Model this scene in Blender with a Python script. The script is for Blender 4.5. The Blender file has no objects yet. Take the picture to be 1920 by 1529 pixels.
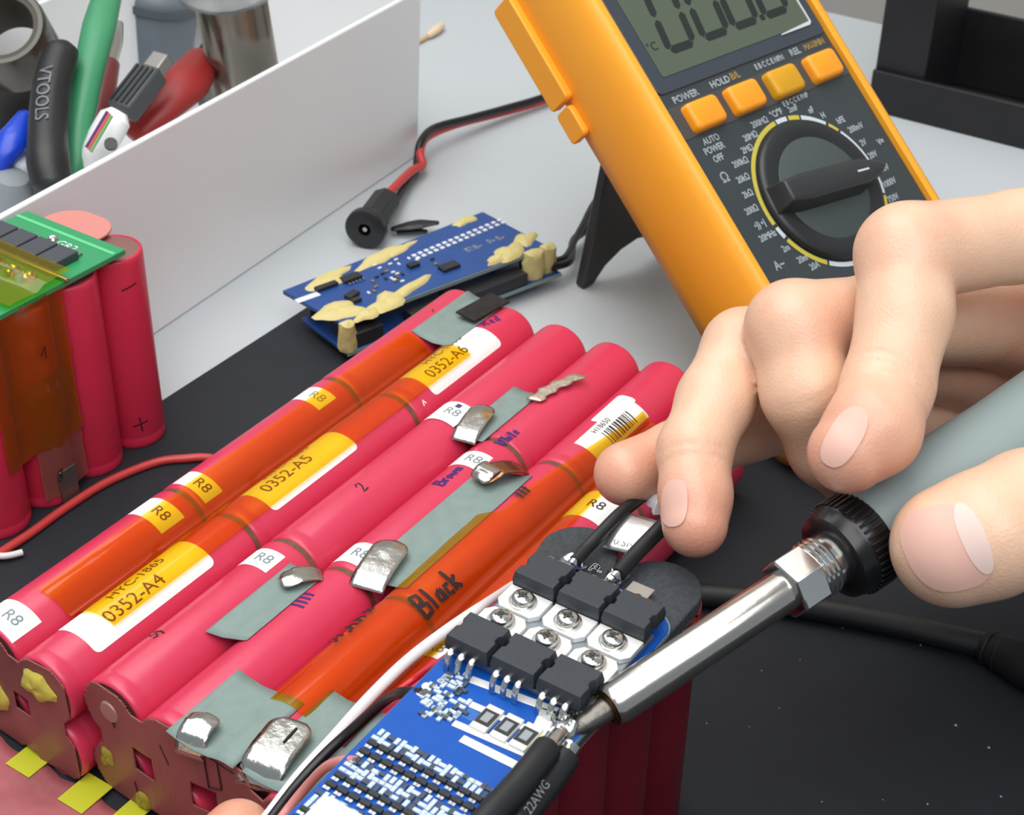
import bpy, bmesh, math, random
import numpy as np
from mathutils import Vector, Matrix
random.seed(4); rng = np.random.default_rng(4)
sc = bpy.context.scene
COL = sc.collection
S = 0.001                      # the scene is worked out in millimetres
V = lambda *a: np.array(a, float)

# ------------------------------------------------------------------ camera
CP = V(-165.54, -254.41, 289.64); PITCH, YAW, ROLL, FPX = 0.59202, 0.57735, 0.018817, 3023.15
_d = V(math.cos(YAW)*math.cos(PITCH), math.sin(YAW)*math.cos(PITCH), -math.sin(PITCH))
_r = V(math.sin(YAW), -math.cos(YAW), 0); _u = np.cross(_r, _d)
_c, _s = math.cos(ROLL), math.sin(ROLL)
CR, CU, CD = _c*_r + _s*_u, -_s*_r + _c*_u, _d
cam = bpy.data.cameras.new('camera'); cam_o = bpy.data.objects.new('camera', cam); COL.objects.link(cam_o)
cam_o.matrix_world = Matrix(((CR[0], CU[0], -CD[0], CP[0]*S), (CR[1], CU[1], -CD[1], CP[1]*S), (CR[2], CU[2], -CD[2], CP[2]*S), (0, 0, 0, 1)))
cam.sensor_fit = 'HORIZONTAL'; cam.sensor_width = 36; cam.lens = FPX/1920*36
cam.clip_start = 0.02; cam.clip_end = 20
sc.camera = cam_o
cam.dof.use_dof = True; cam.dof.focus_distance = .37; cam.dof.aperture_fstop = 46

# ------------------------------------------------------------------ light
w = bpy.data.worlds.new('room_light'); sc.world = w; w.use_nodes = True
w.node_tree.nodes['Background'].inputs[0].default_value = (0.80, 0.90, 1.0, 1)
w.node_tree.nodes['Background'].inputs[1].default_value = 0.40
def area(name, loc, target, size, size_y, power, col=(1, 1, 1)):
    l = bpy.data.lights.new(name, 'AREA'); l.shape = 'RECTANGLE'; l.size = size; l.size_y = size_y
    l.energy = power; l.color = col
    o = bpy.data.objects.new(name, l); COL.objects.link(o); o.location = loc
    o.rotation_euler = (Vector(target) - Vector(loc)).to_track_quat('-Z', 'Y').to_euler()
    return o
area('ceiling_and_fill_lamp', (-0.02, 0.16, 1.15), (0.14, 0.0, 0), 1.3, 0.9, 15, (1.0, 0.975, 0.93))
area('ceiling_and_fill_lamp', (1.25, 0.95, 1.15), (0.15, -0.05, 0), 1.7, 1.0, 15, (0.96, 0.98, 1.0))
area('ceiling_and_fill_lamp', (-0.45, -0.75, 1.15), (0.15, 0.02, 0), 1.0, 0.6, 8, (0.97, 0.98, 1.0))  # front fill added to brighten the tray wall, not a ceiling lamp
sc.view_settings.view_transform = 'Standard'; sc.view_settings.look = 'None'
sc.view_settings.exposure = 0.0; sc.view_settings.gamma = 1; sc.view_settings.use_curve_mapping = False

# ------------------------------------------------------------------ helpers
def ray(px, py): return (px-960)/FPX*CR - (py-764.5)/FPX*CU + CD
def at(px, py, z=0.0):
    r = ray(px, py); return CP + r*((z-CP[2])/r[2])
def pt(px, py, depth): return CP + ray(px, py)*depth
def lin(c):
    c = c/255.0
    return c/12.92 if c <= .04045 else ((c+.055)/1.055)**2.4
MATS = {}
def mat(name, rgb, rough=.5, metal=0, spec=.5, var=0, vscale=200, bump=0, bscale=400, coat=0, sss=0, alpha=None, aniso=0):
    if name in MATS: return MATS[name]
    m = bpy.data.materials.new(name); m.use_nodes = True; nt = m.node_tree; b = nt.nodes['Principled BSDF']
    col = (lin(rgb[0]), lin(rgb[1]), lin(rgb[2]), 1)
    b.inputs['Base Color'].default_value = col; b.inputs['Roughness'].default_value = rough
    b.inputs['Metallic'].default_value = metal; b.inputs['Specular IOR Level'].default_value = spec
    b.inputs['Coat Weight'].default_value = coat; b.inputs['Coat Roughness'].default_value = .12
    tc = nt.nodes.new('ShaderNodeTexCoord')
    if var:
        n = nt.nodes.new('ShaderNodeTexNoise'); n.inputs['Scale'].default_value = vscale; n.inputs['Detail'].default_value = 4
        nt.links.new(tc.outputs['Object'], n.inputs['Vector'])
        mr = nt.nodes.new('ShaderNodeMapRange'); mr.inputs['From Min'].default_value = .3; mr.inputs['From Max'].default_value = .7
        mr.inputs['To Min'].default_value = 1-var; mr.inputs['To Max'].default_value = 1+var
        nt.links.new(n.outputs['Fac'], mr.inputs['Value'])
        mx = nt.nodes.new('ShaderNodeMix'); mx.data_type = 'RGBA'; mx.blend_type = 'MULTIPLY'; mx.inputs['Factor'].default_value = 1
        mx.inputs['A'].default_value = col; nt.links.new(mr.outputs['Result'], mx.inputs['B'])
        nt.links.new(mx.outputs['Result'], b.inputs['Base Color'])
    if bump:
        n2 = nt.nodes.new('ShaderNodeTexNoise'); n2.inputs['Scale'].default_value = bscale; n2.inputs['Detail'].default_value = 3
        nt.links.new(tc.outputs['Object'], n2.inputs['Vector'])
        bp = nt.nodes.new('ShaderNodeBump'); bp.inputs['Strength'].default_value = bump; bp.inputs['Distance'].default_value = .0005
        nt.links.new(n2.outputs['Fac'], bp.inputs['Height']); nt.links.new(bp.outputs['Normal'], b.inputs['Normal'])
    if sss:
        b.inputs['Subsurface Weight'].default_value = sss; b.inputs['Subsurface Radius'].default_value = (1, .35, .2)
        b.inputs['Subsurface Scale'].default_value = .003
    MATS[name] = m; return m
def film(name, rgb_t, gloss=.06, rough=.12, body=.06, body_rgb=(200, 90, 20)):
    """clear tinted plastic film: light passes straight through it and is tinted"""
    if name in MATS: return MATS[name]
    m = bpy.data.materials.new(name); m.use_nodes = True; nt = m.node_tree; nt.nodes.clear()
    out = nt.nodes.new('ShaderNodeOutputMaterial'); tr = nt.nodes.new('ShaderNodeBsdfTransparent'); tr.inputs[0].default_value = (*rgb_t, 1)
    df = nt.nodes.new('ShaderNodeBsdfDiffuse'); df.inputs[0].default_value = (*[lin(c) for c in body_rgb], 1)
    gl = nt.nodes.new('ShaderNodeBsdfGlossy'); gl.inputs['Roughness'].default_value = rough
    m1 = nt.nodes.new('ShaderNodeMixShader'); m1.inputs[0].default_value = body
    nt.links.new(tr.outputs[0], m1.inputs[1]); nt.links.new(df.outputs[0], m1.inputs[2])
    fr = nt.nodes.new('ShaderNodeFresnel'); fr.inputs[0].default_value = 1.45
    m2 = nt.nodes.new('ShaderNodeMixShader')
    nt.links.new(fr.outputs[0], m2.inputs[0]); nt.links.new(m1.outputs[0], m2.inputs[1]); nt.links.new(gl.outputs[0], m2.inputs[2])
    nt.links.new(m2.outputs[0], out.inputs[0]); MATS[name] = m; return m

def link(o, parent=None):
    COL.objects.link(o)
    if parent is not None: o.parent = parent
    return o
def origin(o):
    if o is None: return V(0, 0, 0)
    return V(*o['_w']) if '_w' in o else V(0, 0, 0)
def thing(name, loc, label, cat, group=None):
    o = bpy.data.objects.new(name, None); COL.objects.link(o); o.location = V(*loc)*S; o['_w'] = [float(x) for x in loc]
    o.empty_display_size = .01; tag(o, label, cat, group); return o
def tag(o, label=None, cat=None, group=None, kind=None):
    if label: o['label'] = label
    if cat: o['category'] = cat
    if group: o['group'] = group
    if kind: o['kind'] = kind
    return o
class MB:
    """collects faces in millimetres (world), links them as ONE mesh"""
    def __init__(s): s.v = []; s.f = []; s.m = []
    def add(s, vs, fs, mi=0):
        k = len(s.v); s.v += [tuple(float(c) for c in p) for p in vs]; s.f += [tuple(i+k for i in f) for f in fs]; s.m += [mi]*len(fs); return s
    def box(s, c, a, b, n, mi=0):
        """centre and three half-extent vectors"""
        c, a, b, n = V(*c), V(*a), V(*b), V(*n)
        p = [c+i*a+j*b+k*n for k in (-1, 1) for j in (-1, 1) for i in (-1, 1)]
        fs = [(0, 2, 3, 1), (4, 5, 7, 6), (0, 1, 5, 4), (2, 6, 7, 3), (0, 4, 6, 2), (1, 3, 7, 5)]
        if np.dot(np.cross(a, b), n) < 0: fs = [f[::-1] for f in fs]
        return s.add(p, fs, mi)
    def abox(s, lo, hi, mi=0):
        lo, hi = V(*lo), V(*hi); c = (lo+hi)/2; h = (hi-lo)/2
        return s.box(c, (h[0], 0, 0), (0, h[1], 0), (0, 0, h[2]), mi)
    def rings(s, R, closed=True, cap0=True, cap1=True, mi=0, mis=None):
        n = len(R[0]); vs = [p for r in R for p in r]; fs = []; ms = []
        for i in range(len(R)-1):
            for j in range(n if closed else n-1):
                k = (j+1) % n; fs.append((i*n+j, i*n+k, (i+1)*n+k, (i+1)*n+j)); ms.append(mis[i] if mis else mi)
        if cap0: fs.append(tuple(range(n))[::-1]); ms.append(mis[0] if mis else mi)
        if cap1: fs.append(tuple((len(R)-1)*n+j for j in range(n))); ms.append(mis[-1] if mis else mi)
        k = len(s.v); s.v += [tuple(float(c) for c in p) for p in vs]; s.f += [tuple(i+k for i in f) for f in fs]; s.m += ms; return s
    def lathe(s, c, axis, prof, n=32, ref=None, mi=0, mis=None, cap0=True, cap1=True):
        """prof: (distance along axis, radius)"""
        c, ax = V(*c), V(*axis); ax = ax/np.linalg.norm(ax)
        t = V(0, 0, 1) if abs(ax[2]) < .9 else V(1, 0, 0)
        if ref is not None: t = V(*ref)
        a = t-ax*np.dot(t, ax); a /= np.linalg.norm(a); b = np.cross(ax, a)
        R = [[c+ax*h+r*(math.cos(2*math.pi*j/n)*a+math.sin(2*math.pi*j/n)*b) for j in range(n)] for h, r in prof]
        return s.rings(R, True, cap0, cap1, mi, mis)
    def tube(s, pts, r, n=12, flat=None, sub=8, mi=0):
        P = smooth(pts, sub) if sub else [V(*p) for p in pts]
        rr = r if hasattr(r, '__len__') else [r, r]
        R = []; up = V(0, 0, 1)
        for i, p in enumerate(P):
            t = P[min(i+1, len(P)-1)]-P[max(i-1, 0)]; t /= np.linalg.norm(t)+1e-9
            a = np.cross(up, t)
            if np.linalg.norm(a) < .05: a = np.cross(V(1, 0, 0), t)
            a /= np.linalg.norm(a); b = np.cross(t, a)
            q = i/(len(P)-1)*(len(rr)-1); k = min(int(q), len(rr)-2); ri = rr[k]+(rr[k+1]-rr[k])*(q-k)
            R.append([p+ri*((flat or 1)*math.cos(2*math.pi*j/n)*a+math.sin(2*math.pi*j/n)*b) for j in range(n)])
        return s.rings(R, mi=mi)
    def prism(s, poly, F, h0, h1, mi=0):
        """poly: 2D outline (ccw), F(x, y, h) -> 3D"""
        n = len(poly); vs = [F(x, y, h0) for x, y in poly]+[F(x, y, h1) for x, y in poly]
        fs = [tuple(range(n))[::-1], tuple(range(n, 2*n))]+[(i, (i+1) % n, n+(i+1) % n, n+i) for i in range(n)]
        return s.add(vs, fs, mi)
    def sheet(s, G, t=None, mi=0):
        """grid of points G[i][j]; t: thickness direction vector field fn(i, j) or None"""
        ni, nj = len(G), len(G[0]); vs = [p for r in G for p in r]
        fs = [(i*nj+j, (i+1)*nj+j, (i+1)*nj+j+1, i*nj+j+1) for i in range(ni-1) for j in range(nj-1)]
        return s.add(vs, fs, mi)
    def build(s, name, m, parent=None, smooth_ang=40, bevel=0, solid=0, seg=2):
        o0 = origin(parent); me = bpy.data.meshes.new(name)
        me.from_pydata([tuple((np.array(p)-o0)*S) for p in s.v], [], s.f)
        ms = m if isinstance(m, (list, tuple)) else [m]
        for x in ms: me.materials.append(x)
        if len(ms) > 1: me.polygons.foreach_set('material_index', s.m)
        if smooth_ang:
            me.polygons.foreach_set('use_smooth', [True]*len(me.polygons)); me.update()
            me.set_sharp_from_angle(angle=math.radians(smooth_ang))
        me.update(); o = bpy.data.objects.new(name, me); link(o, parent); o['_w'] = [float(c) for c in o0]
        if solid:
            md = o.modifiers.new('thickness', 'SOLIDIFY'); md.thickness = solid*S; md.offset = 1
        if bevel:
            md = o.modifiers.new('bevel', 'BEVEL'); md.width = bevel*S; md.segments = seg; md.limit_method = 'ANGLE'; md.angle_limit = math.radians(35)
        return o
def smooth(pts, sub=8):
    P = [V(*p) for p in pts]
    if len(P) < 3: return [P[0]+(P[1]-P[0])*t for t in np.linspace(0, 1, sub+1)]
    P = [2*P[0]-P[1]]+P+[2*P[-1]-P[-2]]; out = []
    for i in range(1, len(P)-2):
        a, b, c, d = P[i-1:i+3]
        for k in range(sub):
            t = k/sub; out.append(.5*((2*b)+(-a+c)*t+(2*a-5*b+4*c-d)*t*t+(-a+3*b-3*c+d)*t**3))
    out.append(P[-2]); return out
def rrect(x0, y0, x1, y1, r, n=5):
    out = []
    for cx, cy, a0 in ((x1-r, y0+r, -90), (x1-r, y1-r, 0), (x0+r, y1-r, 90), (x0+r, y0+r, 180)):
        for k in range(n+1):
            a = math.radians(a0+90*k/n); out.append((cx+r*math.cos(a), cy+r*math.sin(a)))
    return out
_tc = {}
def text_mesh(s):
    if s in _tc: return _tc[s]
    cu = bpy.data.curves.new('t', 'FONT'); cu.body = s; cu.size = 1; cu.resolution_u = 3; cu.align_x = 'CENTER'; cu.align_y = 'CENTER'
    o = bpy.data.objects.new('t', cu); COL.objects.link(o); me = bpy.data.meshes.new_from_object(o)
    bpy.data.objects.remove(o); bpy.data.curves.remove(cu)
    bm = bmesh.new(); bm.from_mesh(me); bpy.data.meshes.remove(me); _tc[s] = bm; return bm
def text(s, F, size, name, m, parent, sx=1, bold=0, cut=None):
    """flat print: F(x, y) -> 3D point in mm; size = letter height scale in mm"""
    bm = text_mesh(s).copy()
    bmesh.ops.triangulate(bm, faces=bm.faces[:])
    if cut:
        for k in np.arange(-1.2, 1.2, cut/size):
            bmesh.ops.bisect_plane(bm, geom=bm.verts[:]+bm.edges[:]+bm.faces[:], plane_co=(0, k, 0), plane_no=(0, 1, 0))
    bm.verts.index_update(); mb = MB()
    mb.add([F(v.co.x*size*sx, v.co.y*size) for v in bm.verts], [tuple(v.index for v in f.verts) for f in bm.faces])
    if bold:
        for dx, dy in ((bold, 0), (0, bold), (-bold, 0), (0, -bold)):
            mb.add([F(v.co.x*size*sx+dx, v.co.y*size+dy) for v in bm.verts], [tuple(v.index for v in f.verts) for f in bm.faces])
    bm.free(); return mb.build(name, m, parent, smooth_ang=0)
def strokes(lines, F, width, name, m, parent):
    """pen lines: polylines in local 2D (mm) as thin ribbons on a surface"""
    mb = MB()
    for ln in lines:
        P = [V(x, y) for x, y in ln]; Q = []
        for a, b in zip(P[:-1], P[1:]):
            k = max(1, int(np.linalg.norm(b-a)/.8)); Q += [a+(b-a)*t/k for t in range(k)]
        Q.append(P[-1]); L = []; Rr = []
        for i, p in enumerate(Q):
            t = Q[min(i+1, len(Q)-1)]-Q[max(i-1, 0)]; t = t/(np.linalg.norm(t)+1e-9); nn = V(-t[1], t[0])*width/2
            L.append(F(*(p+nn))); Rr.append(F(*(p-nn)))
        mb.sheet([L, Rr])
    return mb.build(name, m, parent, smooth_ang=0)
def copy_obj(o, parent=None, loc=None, deep=True):
    c = o.copy(); COL.objects.link(c); c.parent = parent
    if loc is not None: c.location = V(*loc)*S
    if deep:
        for ch in list(o.children): copy_obj(ch, c)
    return c
# ------------------------------------------------------------------ the setting
M_table = mat('white_table_laminate', (188, 194, 198), .45, var=.02, vscale=6)
M_wall = mat('grey_wall_paint', (176, 172, 166), .8, var=.03, vscale=8)
M_floor = mat('grey_floor', (120, 118, 114), .7, var=.05, vscale=10)
M_mat = mat('black_rubber_mat', (26, 30, 37), .8, var=.12, vscale=60, bump=.1, bscale=900)
M_white = mat('white_plastic', (236, 237, 238), .35)
M_black = mat('black_plastic', (22, 22, 24), .38)
M_blackm = mat('black_matte', (20, 21, 23), .7, var=.15, vscale=100)
M_red = mat('red_wire_jacket', (196, 62, 60), .4)
M_blackw = mat('black_wire_jacket', (24, 23, 27), .38)
M_whitew = mat('white_wire_jacket', (226, 222, 222), .45)
M_pinkw = mat('pink_wire_jacket', (216, 140, 136), .45)
M_nickel = mat('nickel_steel', (190, 188, 182), .22, 1)
M_solder = mat('solder', (205, 205, 203), .18, 1, bump=.3, bscale=600)
f = MB().abox((-1500, -1500, -780), (720, 1500, -760)).build('floor', M_floor); tag(f, kind='structure')
wl = MB().abox((665, -1500, -760), (720, 1500, 900)).build('wall_back', M_wall); tag(wl, kind='structure')
t = MB().abox((-420, -700, -25), (591, 700, 0)).build('table', M_table, bevel=1.5)
tag(t, 'white laminate work table under the mat, tray and multimeter', 'table')
m_ = thing('work_mat', (60, -200, 0), 'thin black rubber work mat on the white table under the battery packs', 'mat')
MB().prism(rrect(-330, -560, 237, 74.6, 4), lambda x, y, h: V(x, y, h), .02, .6).build('mat_sheet', M_mat, m_)
# specks of dust on the mat
mb = MB()
for px, py in ((1428, 1258), (1500, 1237), (1726, 1210), (1461, 1328), (1655, 1500), (1739, 1508), (1792, 1360), (1518, 1158), (1854, 1402), (1325, 1357), (1877, 1494), (1375, 1200), (1541, 1504), (1405, 1363), (1580, 1178)):
    p = at(px, py, .7); r = random.uniform(.15, .5); mb.lathe(p-V(0, 0, .1), (0, 0, 1), [(0, r), (.25, r*.5)], 6)
mb.build('dust_speck', mat('dust', (150, 155, 160), .9), m_)

# ------------------------------------------------------------------ white tray of tools
TR = lambda x, y, z: V(330, 117.8, 0)+x*V(-.9975, -.0704, 0)+y*V(-.0704, .9975, 0)+V(0, 0, z)+V(.9975, .0704, 0)*(z*.07 if x < 3 else 0)   # x to the left along the front, y to the back
tray = thing('tool_tray', TR(170, 60, 0), 'open white plastic tray full of hand tools at the upper left', 'tray')
W_, D_, H_ = 420, 118, 70
def twall(poly, nm): return MB().prism(poly, TR, .02, H_).build(nm, M_white, tray, bevel=.7)
twall([(0, 0), (0, 2.4), (W_, 2.4), (W_, 0)][::-1], 'tray_wall'); twall([(0, D_-2.4), (0, D_), (W_, D_), (W_, D_-2.4)][::-1], 'tray_wall')
twall([(0, 2.4), (0, D_-2.4), (2.4, D_-2.4), (2.4, 2.4)][::-1], 'tray_wall'); twall([(W_-2.4, 2.4), (W_-2.4, D_-2.4), (W_, D_-2.4), (W_, 2.4)][::-1], 'tray_wall')
MB().prism([(2.4, 2.4), (2.4, D_-2.4), (W_-2.4, D_-2.4), (W_-2.4, 2.4)][::-1], TR, .02, 2.5).build('tray_bottom', M_white, tray)

def A(px, py, z): return at(px, py, z)
def handle(mb, pts, ws, ts, n=16, sub=6, updir=V(0, 0, 1)):
    """flat oval grip swept along pts with half width ws and half thickness ts"""
    P = smooth(pts, sub); R = []
    for i, p in enumerate(P):
        t = P[min(i+1, len(P)-1)]-P[max(i-1, 0)]; t /= np.linalg.norm(t); a = np.cross(t, updir); a /= np.linalg.norm(a); b = np.cross(a, t)
        q = i/(len(P)-1)*(len(ws)-1); k = min(int(q), len(ws)-2); f_ = q-k; wv = ws[k]+(ws[k+1]-ws[k])*f_; tv = ts[k]+(ts[k+1]-ts[k])*f_
        R.append([p+wv*math.cos(2*math.pi*j/n)*a+tv*math.sin(2*math.pi*j/n)*b for j in range(n)])
    for e, s_ in ((0, -1), (-1, 1)):
        c = P[e]; o = [c+(q-c)*.55 for q in R[e]]
        t = (P[0]-P[1]) if e == 0 else (P[-1]-P[-2]); t = t/np.linalg.norm(t)*ts[0 if e == 0 else -1]*.6
        o = [q+t for q in o]
        if e == 0: R.insert(0, o)
        else: R.append(o)
    return mb.rings(R)
M_green = mat('green_grip_rubber', (58, 138, 96), .42, var=.05, vscale=60)
pl = thing('pliers', A(110, 330, 60), 'green handled pliers leaning on the front wall of the white tray', 'pliers')
handle(MB(), [A(118, 345, 44), A(140, 300, 52), A(150, 230, 60), A(166, 140, 70), A(186, 50, 79), A(210, -40, 86)], [5.2, 5.4, 4.6, 5.4, 6.2, 5], [4, 4.2, 4.2, 4.2, 4, 3.5]).build('handle', M_green, pl)
jw = MB(); handle(jw, [A(100, 380, 24), A(114, 362, 35), A(118, 345, 44)], [4.5, 5, 4], [2.5, 2.8, 2.6]); jw.build('jaw', M_nickel, pl)
pb = thing('pliers', A(90, 330, 60), 'black handled pliers with raised white lettering beside the green handle', 'pliers')
HB = [A(98, 348, 54), A(90, 300, 60), A(90, 230, 66), A(97, 160, 73), A(115, 96, 79)]
handle(MB(), HB, [6.6, 7, 6.6, 6.4, 6], [5, 5.6, 5.6, 5.4, 5]).build('handle', mat('black_grip', (26, 26, 28), .42, bump=.15, bscale=1500), pb)
mbj = MB(); handle(mbj, [A(80, 385, 26), A(92, 368, 40), A(98, 348, 54)], [4.5, 5, 5], [2.5, 2.8, 3]); mbj.build('jaw', M_nickel, pb)
_hp = smooth(HB, 8)
def FH(x, y):   # print along the grip: x runs down the handle
    q = np.clip((.62-x/62)*(len(_hp)-1), 0, len(_hp)-1.001); k = int(q); p = _hp[k]+(_hp[k+1]-_hp[k])*(q-k); tt = _hp[k+1]-_hp[k]; tt /= np.linalg.norm(tt)
    a = np.cross(tt, V(0, 0, 1)); a /= np.linalg.norm(a); b = np.cross(a, tt)
    ang = y/6.2-.2
    return p+a*(6.9*math.sin(ang))*-1*-1+b*(6.0*math.cos(ang))
text('VTOOLS', FH, 6, 'lettering', mat('grey_print', (120, 122, 125), .6), pb)
# roll of brown tape standing at the corner of the tray
tp = thing('tape_roll', A(20, 100, 75), 'brown translucent tape roll in the corner of the white tray', 'tape')
c0 = A(2, 48, 82); ax = V(-.55, -.35, .75)
MB().lathe(c0, ax, [(-22, 13.0), (-22, 14.5), (-21, 15.5), (-2, 15.5), (0, 14.6), (0, 13), (-22, 13)], 40, cap0=False, cap1=False).build('tape_winding', mat('brown_tape', (58, 52, 44), .25, coat=.3), tp)
MB().lathe(c0, ax, [(-22, 11.2), (-22, 13), (-.5, 13), (-.5, 11.2), (-22, 11.2)], 40, cap0=False, cap1=False).build('tape_core', mat('tape_core_card', (66, 62, 50), .6), tp)
# solder spool
sp = thing('solder_spool', A(430, 60, 50), 'clear flanged spool of bright solder wire standing in the white tray', 'spool')
ca = A(426, -34, 90); cb = A(468, 190, 38); axs = (cb-ca)/np.linalg.norm(cb-ca); Ls = np.linalg.norm(cb-ca)
prof = []
nw = 34
for i in range(nw*4+1):
    h = 4+i/(nw*4)*(Ls-8); prof.append((h, 13.2+.14*abs(math.sin(math.pi*i/2))))
MB().lathe(ca, axs, prof, 48).build('solder_wire', mat('solder_wire', (150, 146, 136), .2, 1), sp)
M_clear = film('clear_plastic', (.86, .87, .88), rough=.25, body=.2, body_rgb=(170, 174, 178))
for h in (0, Ls-2): MB().lathe(ca+axs*h, axs, [(-1, 6), (-1, 18.6), (-.4, 19.4), (.8, 19.4), (1.4, 18.6), (1.4, 6), (-1, 6)], 48, cap0=False, cap1=False).build('flange', M_clear, sp)
MB().lathe(ca, axs, [(-1, 4.5), (-1, 6), (Ls, 6), (Ls, 4.5), (-1, 4.5)], 24, cap0=False, cap1=False).build('spool_core', M_clear, sp)
# grey lidded tub
tb = thing('plastic_tub', A(290, 80, 40), 'dark grey plastic tub behind the green pliers handle in the tray', 'tub')
MB().lathe(A(292, 70, 34), (.15, -.1, 1), [(-26, 13), (-24, 15), (18, 17), (21, 16), (23, 13), (23.5, 4)], 28).build('body', mat('dusty_grey_plastic', (98, 108, 116), .5, var=.06, vscale=50), tb)
MB().lathe(A(292, 70, 34), (.15, -.1, 1), [(14, 17.2), (14, 18.4), (17, 18.4), (17, 17.1)], 28, cap0=False, cap1=False).build('rim', mat('darker_grey_plastic', (72, 80, 86), .5), tb)
# red handled cutter
rc = thing('side_cutter', A(340, 150, 50), 'red handled cutter lying beside the solder spool', 'cutter')
handle(MB(), [A(255, 250, 44), A(300, 205, 50), A(345, 160, 54), A(380, 110, 56)], [6, 8, 10, 7], [4, 5, 6, 4.5]).build('handle', mat('red_grip', (150, 34, 32), .45), rc)
handle(MB(), [A(375, 118, 56), A(392, 88, 57), A(400, 60, 58)], [4, 3.4, 2], [2.5, 2.2, 1.5]).build('jaw', M_blackm, rc)
rd = thing('side_cutter', A(190, 180, 50), 'dark red cutter handle behind the green pliers handle', 'cutter')
handle(MB(), [A(180, 235, 40), A(192, 180, 46), A(205, 120, 52)], [4, 5, 4], [3.5, 4, 3.5]).build('handle', mat('dark_red_grip', (122, 46, 46), .4), rd)
handle(MB(), [A(205, 120, 52), A(216, 80, 54), A(222, 45, 55)], [3, 3, 2], [2, 2, 1.5]).build('jaw', M_nickel, rd)
re_ = thing('side_cutter', A(48, 130, 46), 'maroon cutter handle between the tape roll and the black handle', 'cutter')
handle(MB(), [A(52, 190, 38), A(50, 140, 46), A(58, 95, 50)], [5, 5.5, 5], [4, 4.4, 4]).build('handle', mat('maroon_grip', (96, 40, 42), .4), re_)
handle(MB(), [A(58, 95, 50), A(62, 70, 52), A(62, 40, 54)], [3, 3, 2], [2, 2, 1.5]).build('jaw', M_nickel, re_)
# grey connector
gc = thing('plug_connector', A(262, 170, 62), 'grey ribbed plug in the tray next to the red handle', 'connector')
d1 = A(282, 140, 66)-A(232, 205, 58); d1n = d1/np.linalg.norm(d1); sd = np.cross(d1n, V(0, 0, 1)); sd /= np.linalg.norm(sd); up = np.cross(sd, d1n)
cc = (A(282, 140, 66)+A(232, 205, 58))/2
M_grey = mat('grey_plastic', (74, 78, 80), .5)
MB().box(cc, d1n*10, sd*5.2, up*4).build('body', M_grey, gc, bevel=1.2)
for k in range(4): MB().box(cc+sd*(-3.6+2.4*k)+up*4.2, d1n*8.4, sd*.5, up*.5).build('rib', mat('dark_grey_plastic', (44, 46, 48), .5), gc)
MB().box(cc+d1n*13, d1n*4, sd*3.6, up*2.6).build('collar', mat('silver_grey', (150, 146, 142), .35, .6), gc, bevel=.6)
# white striped tool
wt = thing('glue_tube', A(205, 250, 60), 'white tube end with purple, red and green stripes at the tray rim', 'tube')
d2 = A(215, 215, 64)-A(165, 300, 52); d2n = d2/np.linalg.norm(d2); s2 = np.cross(d2n, V(0, 0, 1)); s2 /= np.linalg.norm(s2); u2 = np.cross(s2, d2n)
handle(MB(), [A(168, 305, 50), A(190, 268, 57), A(216, 222, 64)], [6.5, 7, 6.5], [5, 5, 4.6]).build('body', M_white, wt)
for k, (cname, c_) in enumerate((('purple_print', (84, 48, 110)), ('red_print', (206, 82, 84)), ('green_print', (110, 160, 100)))):
    cc2 = A(186+4*k, 246+4*k, 65)+u2*1.2
    MB().box(cc2, d2n*7, s2*.55, u2*.25).build('stripe', mat(cname, c_, .5), wt)
MB().lathe(A(208, 272, 62), (-.4, -.5, .8), [(0, 2.2), (1.2, 2.2), (1.2, 1.2)], 16).build('dark_button', M_black, wt)
# blue pen-like tool
bl = thing('blue_knife', A(18, 280, 56), 'bright blue tool handle by the left edge in the tray', 'knife')
handle(MB(), [A(-40, 345, 48), A(-5, 300, 55), A(22, 265, 60), A(46, 215, 64)], [7, 7, 6, 2.6], [5, 5, 4.4, 2]).build('handle', mat('blue_plastic', (18, 62, 190), .3), bl)
handle(MB(), [A(-30, 362, 46), A(4, 318, 52), A(36, 275, 57)], [3, 3.4, 2], [2.5, 3, 2]).build('blade_guard', mat('navy_plastic', (14, 24, 92), .4), bl)
wp = thing('plastic_cap', A(36, 330, 40), 'small white plastic bottle between blue handle and black handle', 'cap')  # a loose white plastic cap
MB().lathe(A(36, 335, 46), (.2, -.4, 1), [(-20, 6), (4, 6.6), (9, 5), (10, 2)], 20).build('cap_body', M_white, wp)
MB().lathe(A(36, 335, 46), (.2, -.4, 1), [(-8, 6.9), (-6, 6.9)], 20).build('cap_ring', M_grey, wp)
gp = thing('plastic_cap', A(16, 372, 40), 'small grey plastic bottle at the tray rim on the left edge', 'cap')  # a second loose plastic cap, grey
MB().lathe(A(14, 372, 44), (.1, -.3, 1), [(-20, 7), (4, 8), (9, 6), (10, 2)], 20).build('cap_body', mat('light_grey_plastic', (134, 140, 146), .5), gp)
MB().lathe(A(14, 372, 44), (.1, -.3, 1), [(-8, 8.1), (-6, 8.1)], 20).build('cap_ring', M_grey, gp)
dk = thing('screwdriver', A(30, 180, 40), 'black screwdriver handle below the brown tape roll in the tray', 'screwdriver')
handle(MB(), [A(-20, 250, 36), A(20, 200, 42), A(46, 150, 46)], [8, 9, 8], [7, 8, 7]).build('handle', M_blackm, dk)
handle(MB(), [A(-50, 285, 30), A(-35, 268, 33), A(-20, 250, 36)], [2, 2, 2], [2, 2, 2]).build('shaft', M_nickel, dk)
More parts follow.
